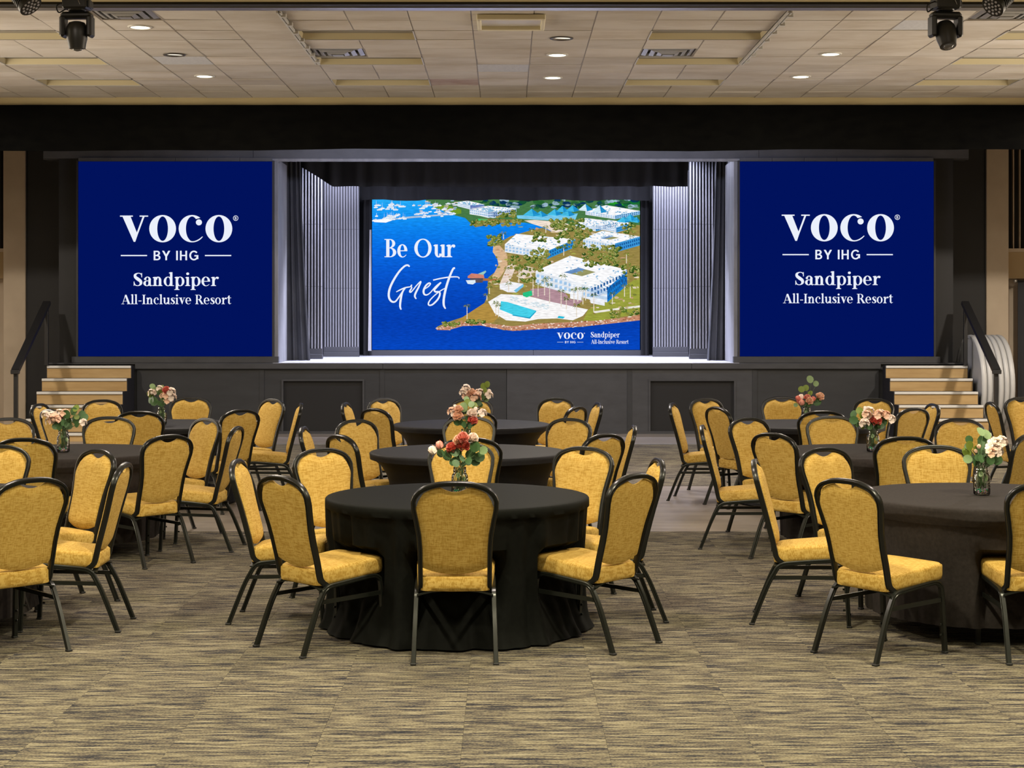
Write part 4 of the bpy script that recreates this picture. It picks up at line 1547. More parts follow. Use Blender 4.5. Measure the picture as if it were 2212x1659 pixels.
# ------------------------------------------------------------------ stairs, handrails, stacked tables
SD0, SDP = 25.53, 0.28
SZ = [1.055, .868, .681, .494, .307, .12]
for x0, x1, nm, s in ((-7.03, -5.745, 'left', -1), (5.82, 7.07, 'right', 1)):
    t = thing('stairs', 'wooden stairs with metal edges up to the %s end of the stage' % nm, 'stairs', ((x0 + x1) / 2, SD0, 0))
    w = (x1 - x0) / 2
    for i, z in enumerate(SZ):
        yf = -i * SDP
        b = MB()
        zl = SZ[i + 1] if i + 1 < len(SZ) else 0.0
        b.box(-w, w, yf, yf + .018, zl, z - .036)
        b.build('riser', M['riser'], t)
        b = MB()
        b.bevbox(-w, w, yf - .022, yf + .02, z - .038, z + .002, .005)
        b.build('nosing', M['nosing'], t)
        b = MB()
        b.box(-w, w, yf + .02, yf + SDP + .018 if i else .16, z - .034, z)
        b.build('tread', M['tread'], t)
    for sx_ in (-1, 1):
        b = MB()
        for i, z in enumerate(SZ):
            yf = -i * SDP
            b.box(sx_ * w - .012 if sx_ > 0 else -w - .0, sx_ * w + .0 if sx_ > 0 else -w + .012, yf + .002, (yf + SDP if i else .17), 0, z - .004)
        o = b.build('stringer', M['stringer'], t)
        o.location.x = sx_ * .012
    # filler box between stairs and the stage front
    t2 = thing('handrail', 'black sloping handrail beside the %s stage stairs' % nm, 'handrail', (s * 7.03, 24.5, 0), 0, 'stair handrails')
    b = MB()
    b.bevbox(-.028, .028, .97, 1.026, STAGE_Z + .003 if False else 1.06, 2.00, .004)
    b.build('post', M['rail'], t2)
    b = MB()
    b.bevbox(-.028, .028, -.62, -.564, 0, 1.03, .004)
    b.build('post', M['rail'], t2)
    b = MB()
    pr_ = [(-.055, -.03), (.055, -.03), (.055, .03), (-.055, .03)]
    b.sweep([(0, 1.03, 2.02), (0, -.62, 1.03)], pr_, (0, .6, 1))
    b.build('rail_bar', M['rail'], t2)
    b = MB()
    b.bevbox(-.06, .06, -.66, -.60, .985, 1.045, .006)
    b.build('rail_end_cap', M['rail'], t2)

for i in range(6):
    x = 7.17 + i * .088
    lab = ('grey folding round table on edge, innermost of the stack by stairs', 'grey round table on edge, second from the stairs in its stack', 'grey round table on edge, third from the stairs in its stack',
           'grey round table on edge, third from the pillar in its stack', 'grey round table on edge, second from the pillar in its stack', 'grey round table on edge, outermost of the stack by the pillar')[i]
    t = thing('folded_table', lab, 'table', (x, 25.72 + .012 * i, .762), 0, 'grey round tables stacked on edge')
    b = MB()
    prof = [(.03, -.018), (.70, -.018), (.712, -.040), (.752, -.040), (.762, -.030), (.762, .030), (.752, .040), (.712, .040), (.70, .030), (.03, .030)]
    b.lathe(prof, 56)
    b.xform(Matrix.Rotation(PI / 2, 4, 'Y'))
    b.build('tabletop', M['plastic_gray'], t, 40)
    b = MB()
    b.lathe([(.7625, -.020), (.766, -.014), (.766, .014), (.7625, .020)], 56, cap0=False, cap1=False)
    b.xform(Matrix.Rotation(PI / 2, 4, 'Y'))
    b.build('rim', M['plastic_edge'], t, True)
    b = MB()
    for sy in (-1, 1):
        b.tube([(.034, sy * .35, -.3), (.034, sy * .35, .3)], .012, 6)
    b.build('folded_leg', M['tableleg'], t)
# curtain and door frame at the right edge
v = MB()
drape_strip(v, 8.36, 9.4, 27.2, .02, 2.40, 40, .02, 8, seed=8, rows=5)
tag(v.build('window_curtain', M['curtain'], None, True), 'dark grey curtain at the right edge of the picture beyond the pillar', 'curtain')
t = thing('curtain_rod', 'black curtain rod with round metal end over the grey curtain', 'curtain rod', (8.30, 27.16, 2.39))
b = MB()
b.tube([(0, 0, 0), (1.2, 0, 0)], .012, 8)
b.build('rod', M['rail'], t, True)
b = MB()
b.lathe([(.005, -.035), (.025, -.022), (.034, 0), (.025, .022), (.005, .035)], 14)
b.xform(Matrix.Rotation(PI / 2, 4, 'Y'))
b.build('finial', M['steel'], t, True)
b = MB()
b.box(.10, .12, 0, .29, -.012, .012)
b.build('bracket', M['rail'], t)
tag(MB().box(8.24, 8.27, 27.40, 27.452, 0, 2.42).build('door_post', M['brown']), 'thin brown wooden post between right pillar and grey curtain', 'post')

# ------------------------------------------------------------------ chairs
ZS = .95 / .93
OUT = [(.44, .193), (.48, .194), (.578, .195), (.65, .2005), (.721, .2135), (.786, .2265), (.825, .228)]
ARCH = [(.825, .228), (.850, .220), (.870, .207), (.888, .188), (.903, .162), (.915, .128), (.9235, .097), (.929, .05), (.93, 0)]


def back_y(z):
    # z in chair height units; leaning back
    return -.200 - (z - .43) * .265 if z > .43 else -.200


def frame_path():
    half = [(.181, -.06, .372), (.181, -.12, .366), (.181, -.160, .370), (.181, -.188, .390), (.181, -.200, .430)]
    for z in (.48, .53, .578, .62, .65, .69, .721, .755, .786, .81):
        half.append((interp(z, OUT) - .0125, back_y(z), z * ZS))
    for z, w in ARCH:
        k = .0125
        if z > .825:
            ww = max(0, w - k * (w / .228) ** .5) if w > 0 else 0
            zz = z - k * (1 - (w / .228) ** 2) ** .5
        else:
            ww, zz = w - k, z
        half.append((ww, back_y(zz), zz * ZS))
    left = [(-x, y, z) for x, y, z in half]
    full = left[:-1] + [half[-1]] + half[:-1][::-1]
    return catmull(full, 3)


# ribbed tube profile: two grooves on each broad face
RIB = [(-.0125, -.010), (-.0100, -.0155), (-.0055, -.0155), (-.004, -.0125), (-.0015, -.0125), (0, -.0155), (.0055, -.0160), (.0105, -.0145), (.0125, -.010),
       (.0125, .010), (.0105, .0145), (.0055, .0160), (0, .0155), (-.0015, .0125), (-.004, .0125), (-.0055, .0155), (-.0100, .0155), (-.0125, .010)]
LRIB = [(-.0125, -.010), (-.0085, -.0125), (-.0025, -.0125), (0, -.0095), (.0025, -.0125), (.0085, -.0125), (.0125, -.010),
        (.0125, .010), (.0085, .0125), (.0025, .0125), (0, .0095), (-.0025, .0125), (-.0085, .0125), (-.0125, .010)]


def make_chair():
    t = thing('banquet_chair', '', 'chair', (0, 0, 0), 0, 'gold banquet chairs')
    # back frame
    b = MB()
    fp = frame_path()
    nv = Vector((0, 1, .265)).normalized()
    b.sweep(fp, RIB, lambda i: nv if fp[i][2] > .44 else Vector((0, .6, .9)).normalized())
    b.build('back_frame', M['frame'], t, 35)
    # padded back
    NU, NV = 30, 18

    def top(x):
        w = abs(x)
        # inner edge of the arch, with the hand-hold scoop in the middle
        a = interp(w, [(0, .9035), (.05, .9025), (.097, .896), (.128, .886), (.162, .870), (.188, .848), (.205, .825)])
        if w < .072:
            a -= .029 * (math.cos(w / .072 * PI / 2)) ** .75
        return a

    def bot(x):
        return .440 + .036 * (abs(x) / .17) ** 2
    front, rear = [], []
    for j in range(NV + 1):
        v = j / NV
        for i in range(NU + 1):
            u = -1 + 2 * i / NU
            z0 = .44 + .45 * v
            wid = interp(z0, OUT) - .020 if z0 < .825 else interp(z0, [(a, c - .020) for a, c in ARCH])
            wid = max(wid, .13)
            x = u * wid
            z = bot(x) + (top(x) - bot(x)) * v
            e = (1 - abs(u) ** 5) * (1 - abs(2 * v - 1) ** 9)
            yb = back_y(z)
            front.append((x, yb + .006 + .030 * e ** .55, z * ZS))
            rear.append((x, yb - .004 - .008 * e ** .5, z * ZS))
    b = MB()
    n = len(front)
    fs = []
    for j in range(NV):
        for i in range(NU):
            a = j * (NU + 1) + i
            q = (a, a + NU + 1, a + NU + 2, a + 1)
            fs.append(q)
            fs.append(tuple(x + n for x in q[::-1]))
    edge = [i for i in range(NU + 1)] + [(j + 1) * (NU + 1) + NU for j in range(NV)] + [NV * (NU + 1) + NU - 1 - i for i in range(NU)] + [(NV - 1 - j) * (NU + 1) for j in range(NV - 1)]
    for i in range(len(edge)):
        a, c = edge[i], edge[(i + 1) % len(edge)]
        fs.append((a, c, c + n, a + n))
    b.add(front + rear, fs)
    b.build('backrest', M['gold'], t, 50)
    # seat
    N = 44

    def outline(k, grow, z, crown=0):
        pts = []
        for i in range(N):
            a = 2 * PI * i / N
            co, si = math.cos(a), math.sin(a)
            ex = .24
            x = (abs(co) ** ex) * (1 if co > 0 else -1)
            y = (abs(si) ** ex) * (1 if si > 0 else -1)
            hw = .205 + .012 * y
            pts.append((x * (hw + grow), .012 + y * (.222 + grow), z))
        return pts
    b = MB()
    rg = [outline(0, -.012, .399), outline(0, -.002, .404), outline(0, .001, .425), outline(0, .001, .470), outline(0, -.001, .4755), outline(0, -.004, .4745), outline(0, -.005, .479), outline(0, -.011, .485)]
    for k, zz in ((-.025, .489), (-.06, .4925), (-.10, .4945), (-.15, .4955), (-.195, .496)):
        rg.append(outline(0, k, zz))
    b.rings([[(x, y, z + (y - .235) * .095) for x, y, z in r_] for r_ in rg])
    b.build('seat', M['gold_seat'], t, 60)
    # legs: front and rear halves of the bent side tubes
    for s in (-1, 1):
        rear = [(s * .203, .0, .374), (s * .203, -.10, .364), (s * .203, -.150, .356), (s * .2035, -.178, .340), (s * .204, -.196, .315), (s * .207, -.245, .22), (s * .214, -.330, .006)]
        rear = catmull(rear, 4)
        b = MB()
        b.sweep(rear, LRIB, (s, 0, 0))
        lg = b.build('leg', M['leg'], t, 35)
        b = MB()
        b.bevbox(s * .214 - .015, s * .214 + .015, -.348, -.316, 0, .012, .003)
        b.build('foot_cap', M['rubber'], lg)
        frn = [(s * .203, .0, .374), (s * .203, .10, .383), (s * .203, .155, .384), (s * .2035, .187, .369), (s * .204, .203, .335), (s * .206, .213, .20), (s * .210, .225, .006)]
        frn = catmull(frn, 4)
        b = MB()
        b.sweep(frn, LRIB, (s, 0, 0))
        for zb in (.10, .155):
            b.bevbox(s * .206 - .004, s * .206 + .004, .19, .205, zb - .006, zb + .006, .002)
        lg = b.build('leg', M['leg'], t, 35)
        b = MB()
        b.bevbox(s * .210 - .015, s * .210 + .015, .211, .241, 0, .012, .003)
        b.build('foot_cap', M['rubber'], lg)
        b = MB()
        b.sweep([(s * .205, -.222, .278), (s * .205, .208, .288)], [(-.006, -.011), (.006, -.011), (.006, .011), (-.006, .011)], (0, 0, 1))
        b.build('stretcher', M['leg'], t)
    b = MB()
    pth = [(-.200, -.195, .340), (-.12, -.190, .358), (0, -.188, .364), (.12, -.190, .358), (.200, -.195, .340)]
    b.sweep(catmull(pth, 4), [(-.014, -.004), (.014, -.004), (.014, .004), (-.014, .004)], (0, 0, 1))
    b.build('cross_bar', M['leg'], t)
    b = MB()
    b.box(-.20, .20, -.17, -.15, .354, .362)
    b.box(-.20, .20, .13, .15, .382, .391)
    b.build('seat_support', M['leg'], t)
    return t


S = 3600 / 3450.0
ROWD = {1: 9.30 * S, 2: 12.37 * S, 3: 15.53 * S}
TABLES = {  # key: (x, y, name, cloth kind)
    'M1': (-.283, ROWD[1], 'front-row middle table', 'drape'), 'M2': (-.29, ROWD[2], 'second-row middle table', 'stretch'), 'M3': (-.335, ROWD[3], 'back-row middle table', 'stretch'),
    'L1': (-3.42, ROWD[1], 'front-row left table', 'skirt'), 'L2': (-3.395, ROWD[2], 'second-row left table', 'skirt'), 'L3': (-3.33, ROWD[3], 'back-row left table', 'stretch'),
    'R1': (2.80, ROWD[1], 'front-row right table', 'skirt'), 'R2': (2.83, ROWD[2], 'second-row right table', 'skirt'), 'R3': (2.91, ROWD[3], 'back-row right table', 'stretch'),
}
SLOT = {'f': 'near side', 'fl': 'near left side', 'l': 'left side', 'bl': 'far left side', 'b': 'far side', 'br': 'far right side', 'r': 'right side', 'fr': 'near right side'}
LOOK = {'f': 'seen from behind', 'fl': 'seen from behind', 'fr': 'seen from behind', 'l': 'seen side-on', 'r': 'seen side-on', 'b': 'facing us', 'bl': 'facing us', 'br': 'facing us'}
# table, place, x and depth of the middle of the top rail, extra turn in degrees
CH = [
    ('M1', 'f', -.265, 8.26, 0), ('M1', 'fl', -1.22, 8.57, 4), ('M1', 'l', -1.62, 9.55, 9), ('M1', 'bl', -1.207, 10.36, 0), ('M1', 'b', -.306, 10.9, 0), ('M1', 'br', .523, 10.49, 0), ('M1', 'r', .928, 9.61, -10), ('M1', 'fr', .71, 8.66, -6),
    ('M2', 'f', -.25, 11.25, 0), ('M2', 'fl', -1.208, 11.54, -9), ('M2', 'l', -1.585, 12.4, 0), ('M2', 'bl', -1.26, 13.27, 0), ('M2', 'b', -.318, 13.7, 0), ('M2', 'br', .548, 13.45, 0), ('M2', 'r', 1.015, 12.55, -9), ('M2', 'fr', .728, 11.63, -9),
    ('M3', 'f', -.306, 14.50, 0), ('M3', 'fl', -1.229, 14.88, 6), ('M3', 'fr', .685, 15.19, -10), ('M3', 'l', -1.61, 15.9, 11), ('M3', 'bl', -1.30, 16.75, 8), ('M3', 'b', -.36, 16.8, 0), ('M3', 'br', .545, 16.8, 0), ('M3', 'r', .93, 15.9, -9),
    ('L1', 'fr', -2.50, 8.45, 0), ('L1', 'r', -2.215, 9.32, 0), ('L1', 'br', -2.61, 10.27, -7), ('L1', 'b', -3.39, 10.66, 0),
    ('L2', 'f', -3.39, 11.23, 0), ('L2', 'fr', -2.43, 11.54, 0), ('L2', 'r', -2.08, 12.42, -7), ('L2', 'br', -2.507, 13.45, -9), ('L2', 'b', -3.39, 13.67, 0), ('L2', 'bl', -4.22, 13.5, 0),
    ('L3', 'fl', -4.225, 14.77, 0), ('L3', 'l', -4.60, 15.7, 0), ('L3', 'f', -3.32, 14.44, 0), ('L3', 'fr', -2.433, 14.7, 0), ('L3', 'r', -2.02, 15.8, -3), ('L3', 'br', -2.41, 16.6, -8), ('L3', 'b', -3.36, 17.05, 0), ('L3', 'bl', -4.18, 16.47, 0),
    ('R1', 'f', 2.816, 8.26, 0), ('R1', 'fl', 1.777, 8.4, -6), ('R1', 'l', 1.478, 9.55, 0), ('R1', 'bl', 2.06, 10.4, 0), ('R1', 'b', 2.857, 10.62, 0),
    ('R2', 'f', 2.845, 11.36, 0), ('R2', 'fl', 1.95, 11.73, 0), ('R2', 'l', 1.537, 12.58, 0), ('R2', 'bl', 2.035, 13.5, 0), ('R2', 'b', 2.806, 13.77, 0), ('R2', 'br', 3.82, 13.39, 0), ('R2', 'fr', 3.80, 11.6, 0),
    ('R3', 'fl', 1.99, 15.14, 0), ('R3', 'l', 1.64, 15.85, 0), ('R3', 'bl', 2.08, 16.75, 0), ('R3', 'b', 2.954, 17.1, 0), ('R3', 'br', 3.87, 16.75, 0), ('R3', 'fr', 3.83, 14.96, -22), ('R3', 'r', 4.21, 15.7, -4), ('R3', 'f', 2.876, 14.50, 0),
    ('X', 'l', 4.85, 16.0, 20), ('X', 'bl', 5.47, 17.0, 0),
]
chair0 = make_chair()
POS = []
first = True
for tk, sl, x, d, turn in CH:
    if tk == 'X':
        tx, ty = 6.05, 15.6 * S
        lab = {'l': 'gold banquet chair seen side-on by the right pillar base, facing right', 'bl': 'gold banquet chair cut by the right picture edge, before the pillar'}[sl]
    else:
        tx, ty = TABLES[tk][:2]
        lab = 'gold banquet chair %s at the %s of the %s' % (LOOK[sl], SLOT[sl], TABLES[tk][2])
    y = d * S
    yaw = math.atan2(ty - y, tx - x) + math.radians(turn)
    px, py = x + .335 * math.cos(yaw), y + .335 * math.sin(yaw)
    rz = yaw - PI / 2
    POS.append((px, py, rz))
    if first:
        chair0.location = (px, py, 0)
        chair0.rotation_euler = (0, 0, rz)
        chair0['label'] = lab
        first = False
    else:
        dup(chair0, (px, py, 0), rz, lab)


# ------------------------------------------------------------------ tables and cloths
TR, TZ = .762, .756


def blocked(x, y, z):
    if z > .52:
        return False
    for px, py, rz in POS:
        dx, dy = x - px, y - py
        if dx * dx + dy * dy > .25:
            continue
        c, s = math.cos(-rz), math.sin(-rz)
        lx, ly = dx * c - dy * s, dx * s + dy * c
        if abs(lx) < .235 and -.36 < ly < .255:
            return True
    return False


def make_cloth(tx, ty, kind, seed):
    rr = random.Random(seed)
    N = 168
    ph = [rr.uniform(0, 6.28) for _ in range(6)]
    rows = []
    TOPZ = TZ + .006
    for r in (.25, .5, .70, TR - .012, TR - .002, TR + .004):
        rows.append((lambda a, r=r: r, lambda a, r=r: TOPZ - (0 if r < TR - .005 else .003 if r < TR else .010)))

    def fold(a, k):
        return (math.sin(17 * a + ph[0]) * .45 + math.sin(29 * a + ph[1] + .8 * math.sin(3 * a + ph[4])) * .5 + math.sin(41 * a + ph[2]) * .3) * k

    zs = [.735, .71, .70, .66, .60, .54, .48, .42, .36, .30, .24, .18, .12, .06, .012]
    if kind == 'skirt':
        zs = [z for z in zs if z >= .18] + [.13, .105]
    for z in zs:
        f = (.756 - z) / .756
        if kind == 'drape':
            if z >= .71:
                fn = lambda a: TR + .005
            else:
                am = .007 + .030 * f ** .55
                fn = lambda a, am=am, f=f: TR - .006 - .025 * math.sin(PI * f) + fold(a, am) + (.035 * (f - .9) / .1 if f > .9 else 0)
            hz = (lambda a, z=z: z)
        elif kind == 'stretch':
            if z >= .71:
                fn = lambda a, z=z: TR + .004 - (.756 - z) * .12
            else:
                q = (.71 - z) / .71
                fn = lambda a, q=q: TR - .004 - .135 * math.sin(PI * min(1, q ** .62)) - .05 * q + .004 * math.sin(4 * a) * q
            hz = (lambda a, z=z: z)
        else:
            if z >= .70:
                fn = lambda a, z=z: TR + .005 + .004 * math.sin(9 * a + ph[3])
                hz = (lambda a, z=z: z + (.006 * math.sin(7 * a + ph[5]) if z < .72 else 0))
            else:
                am = .002 + .020 * max(0, f - .15)
                fn = lambda a, am=am, f=f: TR - .045 - .03 * f + (math.sin(46 * a + ph[0] + 1.2 * math.sin(5 * a)) * .7 + math.sin(19 * a + ph[1]) * .5) * am
                hz = (lambda a, z=z: z)
        rows.append((fn, hz))
    # radius table, with the cloth pushed in where a chair stands against it
    tab = []
    for fn, hz in rows:
        line = []
        for i in range(N):
            a = 2 * PI * i / N
            r, z = fn(a), hz(a)
            if z < .52:
                r0 = r
                while r > .55 and blocked(tx + r * math.cos(a), ty + r * math.sin(a), z):
                    r -= .02
                if z < .38:
                    r = r0 - (r0 - r) * (.10 + .90 * (z / .38) ** 1.4)
            line.append(r)
        if hz(0) < .52:
            for _ in range(2):
                sm = [min(line[i], (line[i - 1] + line[i] * 2 + line[(i + 1) % N]) / 4) for i in range(N)]
                line = sm
        tab.append(line)
    b = MB()
    rg = []
    for (fn, hz), line in zip(rows, tab):
        rg.append([(line[i] * math.cos(2 * PI * i / N), line[i] * math.sin(2 * PI * i / N), hz(2 * PI * i / N)) for i in range(N)])
    b.rings(rg, True, True, False)
    return b


for i, (tk, (tx, ty, nm, kind)) in enumerate(TABLES.items()):
    t = thing('round_table', 'round folding table hidden under black cloth, the %s' % nm, 'table', (tx, ty, 0), 0, 'round banquet tables')
    b = MB()
    b.lathe([(TR - .012, TZ - .024), (TR - .004, TZ - .020), (TR - .004, TZ - .004), (TR - .012, TZ)], 48)
    b.build('tabletop', M['tabletop'], t, 40)
    for a in (45, 135, 225, 315):
        b = MB()
        x, y = .40 * math.cos(math.radians(a)), .40 * math.sin(math.radians(a))
        if kind == 'skirt':
            x, y = x * 1.25, y * 1.25
        b.tube([(x, y, 0), (x, y, TZ - .02)], .014, 10)
        b.build('leg', M['tableleg'], t, True)
    cl = make_cloth(tx, ty, kind, 30 + i)
    how = {'drape': 'black satin cloth falling in folds to the floor from the %s', 'stretch': 'black stretch cover drawn tight around the %s', 'skirt': 'black pleated cloth hanging just short of the floor on the %s'}[kind]
    o = cl.build('tablecloth', M[{'drape': 'satin', 'stretch': 'cloth_stretch', 'skirt': 'cloth_brown'}[kind]], None, 60, (tx, ty, 0))
    tag(o, how % nm, 'tablecloth', 'black tablecloths')

# ------------------------------------------------------------------ flowers in jars


def leaf_mesh(m):
    b = MB()
    n = 10
    for off in (0.0, -.0012):
        vs = [(0, 0, .004 + off)]
        for k in range(n):
            a = 2 * PI * k / n
            x, y = .5 * math.sin(a), .5 - .5 * math.cos(a)
            vs.append((x * .92, y, .10 * (x * x) * 2 - .10 * (y - .5) ** 2 + off))
        vs[0] = (0, .5, -.03 + off)
        fs = [(0, 1 + k, 1 + (k + 1) % n) for k in range(n)]
        b.add(vs, fs)
    return b.mesh('leaf', m, True)


def rose_mesh(m):
    b = MB()
    rr = random.Random(3)
    for lay, (rad, n, tilt, h) in enumerate(((.10, 3, 80, .75), (.22, 4, 68, .80), (.36, 5, 52, .78), (.50, 6, 34, .66))):
        for k in range(n):
            a = 2 * PI * (k + .37 * lay) / n + rr.uniform(-.1, .1)
            vs = []
            for j in range(4):
                v = j / 3
                for i in range(5):
                    u = -1 + i * .5
                    wd = (.30 + .10 * lay) * math.sin(PI * (.22 + .66 * v)) * u
                    out = rad * (.35 + .65 * math.sin(v * PI / 2)) + (.10 if j == 3 and lay > 1 else 0)
                    out -= .12 * u * u * rad
                    vs.append((out, wd, h * (v ** .9) * math.sin(math.radians(tilt)) + .05 * lay * 0 - .03 * lay))
            fs = []
            for j in range(3):
                for i in range(4):
                    q = j * 5 + i
                    fs.append((q, q + 1, q + 6, q + 5))
            st = len(b.v)
            b.add(vs, fs)
            b.xform(Matrix.Rotation(a, 4, 'Z'), st)
    b.lathe([(.05, -.08), (.20, -.02), (.30, .12), (.22, .3), (.05, .5)], 10)
    return b.mesh('flower', m, True)


def blossom_mesh(m):
    b = MB()
    rr = random.Random(8)
    for q in range(9):
        th = rr.uniform(0, 6.28)
        el = rr.uniform(-.2, 1.2)
        c = Vector((math.cos(th) * math.cos(el), math.sin(th) * math.cos(el), math.sin(el) + .2)) * .36
        nrm = c.normalized()
        rot = nrm.to_track_quat('Z', 'Y').to_matrix().to_4x4()
        st = len(b.v)
        for k in range(5):
            a = 2 * PI * k / 5
            vs = [(0, 0, -.02)]
            for u, v in ((.10, .12), (.15, .26), (.0, .34), (-.15, .26), (-.10, .12)):
                vs.append((v, u, .06 + .10 * v))
            s2 = len(b.v)
            b.add(vs, [(0, 1, 2, 3), (0, 3, 4, 5)])
            b.xform(Matrix.Rotation(a, 4, 'Z'), s2)
        b.xform(Matrix.Translation(c) @ rot, st)
    b.lathe([(.05, -.2), (.22, -.05), (.26, .12), (.12, .30)], 8)
    return b.mesh('flower', m, True)


def bud_mesh(m):
    b = MB()
    b.lathe([(.08, -.5), (.30, -.36), (.42, -.05), (.36, .28), (.20, .46), (.05, .5)], 10)
    for k in range(4):
        st = len(b.v)
        b.add([(.30, -.22, -.34), (.30, .22, -.34), (.44, .20, .1), (.36, 0, .50), (.44, -.20, .1)], [(0, 1, 2, 3, 4)])
        b.xform(Matrix.Rotation(k * PI / 2 + .3, 4, 'Z'), st)
    return b.mesh('flower', m, True)


FM = {}
for c in ('coral', 'rose', 'peach', 'blush'):
    FM['rose', c] = rose_mesh(M[c])
    FM['blossom', c] = blossom_mesh(M[c])
    FM['bud', c] = bud_mesh(M[c])
LM = {'g': leaf_mesh(M['leaf']), 'p': leaf_mesh(M['leaf_pale']), 'o': leaf_mesh(M['leaf_olive'])}


def jar_meshes():
    b = MB()
    prof = [(.036, .000), (.044, .003), (.048, .010), (.0485, .03), (.0485, .105), (.047, .118), (.041, .130), (.0365, .136), (.0365, .142), (.0385, .144), (.0385, .150), (.0365, .152), (.0365, .164), (.0375, .168)]
    inner = [(r - .0035, z if i > 2 else .006 + .002 * i) for i, (r, z) in enumerate(prof)]
    ring = prof + [(r, z) for r, z in inner[::-1]]
    b.lathe(ring, 36, cap0=True, cap1=True)
    jar = b.mesh('glass_jar', M['glass'], True)
    rr = random.Random(4)
    b = MB()
    for i in range(46):
        a, r = rr.uniform(0, 6.28), .038 * rr.random() ** .5
        z = .014 + rr.choice((0, .010, .020)) + rr.uniform(-.002, .002)
        b.cur = rr.choice((0, 0, 1, 2, 1))
        s = rr.uniform(.005, .0075)
        cx, cy = r * math.cos(a), r * math.sin(a)
        b.rings([[(cx + s * q * math.cos(k * PI / 3), cy + s * q * math.sin(k * PI / 3), z + s * h) for k in range(6)] for q, h in ((.3, -.8), (1, 0), (.3, .8))])
    gems = b.mesh('glass_gems', [M['gem_a'], M['gem_b'], M['gem_c']], True)
    return jar, gems


JAR, GEMS = jar_meshes()


def bouquet(x, y, where, desc, items, seed, k=1.0):
    """items: (kind, colour, dx, dz, size) measured from the jar foot in metres"""
    rr = random.Random(seed)
    z0 = TZ + .0065
    j = thing('glass_jar', 'clear glass jar with coloured pebbles on the %s' % where, 'jar', (x, y, z0), 0, 'glass flower jars')
    link('jar_body', JAR, j)
    gm = link('glass_gems', GEMS, j)
    gm['kind'] = 'stuff'
    t = thing('flower_bouquet', desc, 'bouquet', (x, y, z0), 0, 'flower bouquets in jars')
    sb = MB()
    for q, (kind, col, dx, dz, sz_) in enumerate(items):
        dx, dz = dx * k, dz * k
        dy = rr.uniform(-.035, .035) - (.02 if kind != 'leaf' else 0)
        p = Vector((dx, dy, dz))
        base = Vector((rr.uniform(-.018, .018), rr.uniform(-.018, .018), .03 + rr.uniform(0, .03)))
        neck = Vector((rr.uniform(-.022, .022), rr.uniform(-.02, .02), .160))
        if p.z < .19:
            mid = neck + (p - neck) * .5 + Vector((0, 0, .02))
        else:
            mid = neck + (p - neck) * .45 + Vector((0, 0, .008))
        sb.tube(catmull([base, neck, mid, p], 3), .0017, 5)
        if kind == 'leaf':
            o = link('leaf', LM[col], t, tuple(p))
            d = (p - neck)
            yaw = math.atan2(d.x, -d.y - .3) if False else math.atan2(-d.x, d.y)
            # show the blade towards the front, tip pointing away from the neck
            ang = math.atan2(d.x, d.z)
            o.rotation_euler = Euler((math.radians(rr.uniform(55, 100)), ang + rr.uniform(-.4, .4), rr.uniform(-.6, .6)), 'XYZ')
            o.scale = (sz_ * 1.12,) * 3
        else:
            o = link('flower', FM[kind, col], t, tuple(p))
            d = (p - neck).normalized()
            d = (d * .55 + Vector((0, -.62, .35))).normalized() if kind != 'bud' else (d + Vector((0, 0, .25))).normalized()
            o.rotation_euler = d.to_track_quat('Z', 'Y').to_euler()
            s = sz_ * (1.15 if kind == 'rose' else 1.22 if kind == 'blossom' else 1.0)
            o.scale = (s, s, s)
    # leafy stems inside the jar
    for q in range(5):
        a = q * 1.3
        sb.tube(catmull([(.02 * math.cos(a), .02 * math.sin(a), .04), (.028 * math.cos(a + .6), .028 * math.sin(a + .6), .09), (.012 * math.cos(a), .012 * math.sin(a), .16)], 3), .002, 5)
    # dark foliage gathered over the mouth of the jar
    for q in range(8):
        a = q * 2.4 + seed
        r = .018 + .022 * (q % 3) / 2
        o = link('leaf', LM['g'], t, (r * math.cos(a), r * math.sin(a) - .008, .172 + .010 * (q % 4)))
        o.rotation_euler = Euler((math.radians(rr.uniform(50, 95)), .9 * math.cos(a), rr.uniform(-.8, .8)), 'XYZ')
        o.scale = (rr.uniform(.042, .058),) * 3
    sb.build('stems', M['stem'], t, True)
    for q in range(3):
        o = link('leaf', LM['p'], t, (.02 * math.cos(q * 1.9), .02 * math.sin(q * 1.9), .085 + .011 * q))
        o.rotation_euler = (math.radians(70 + 12 * q), .7 * math.cos(q * 2), q * 1.2)
        o.scale = (.034,) * 3
    return t


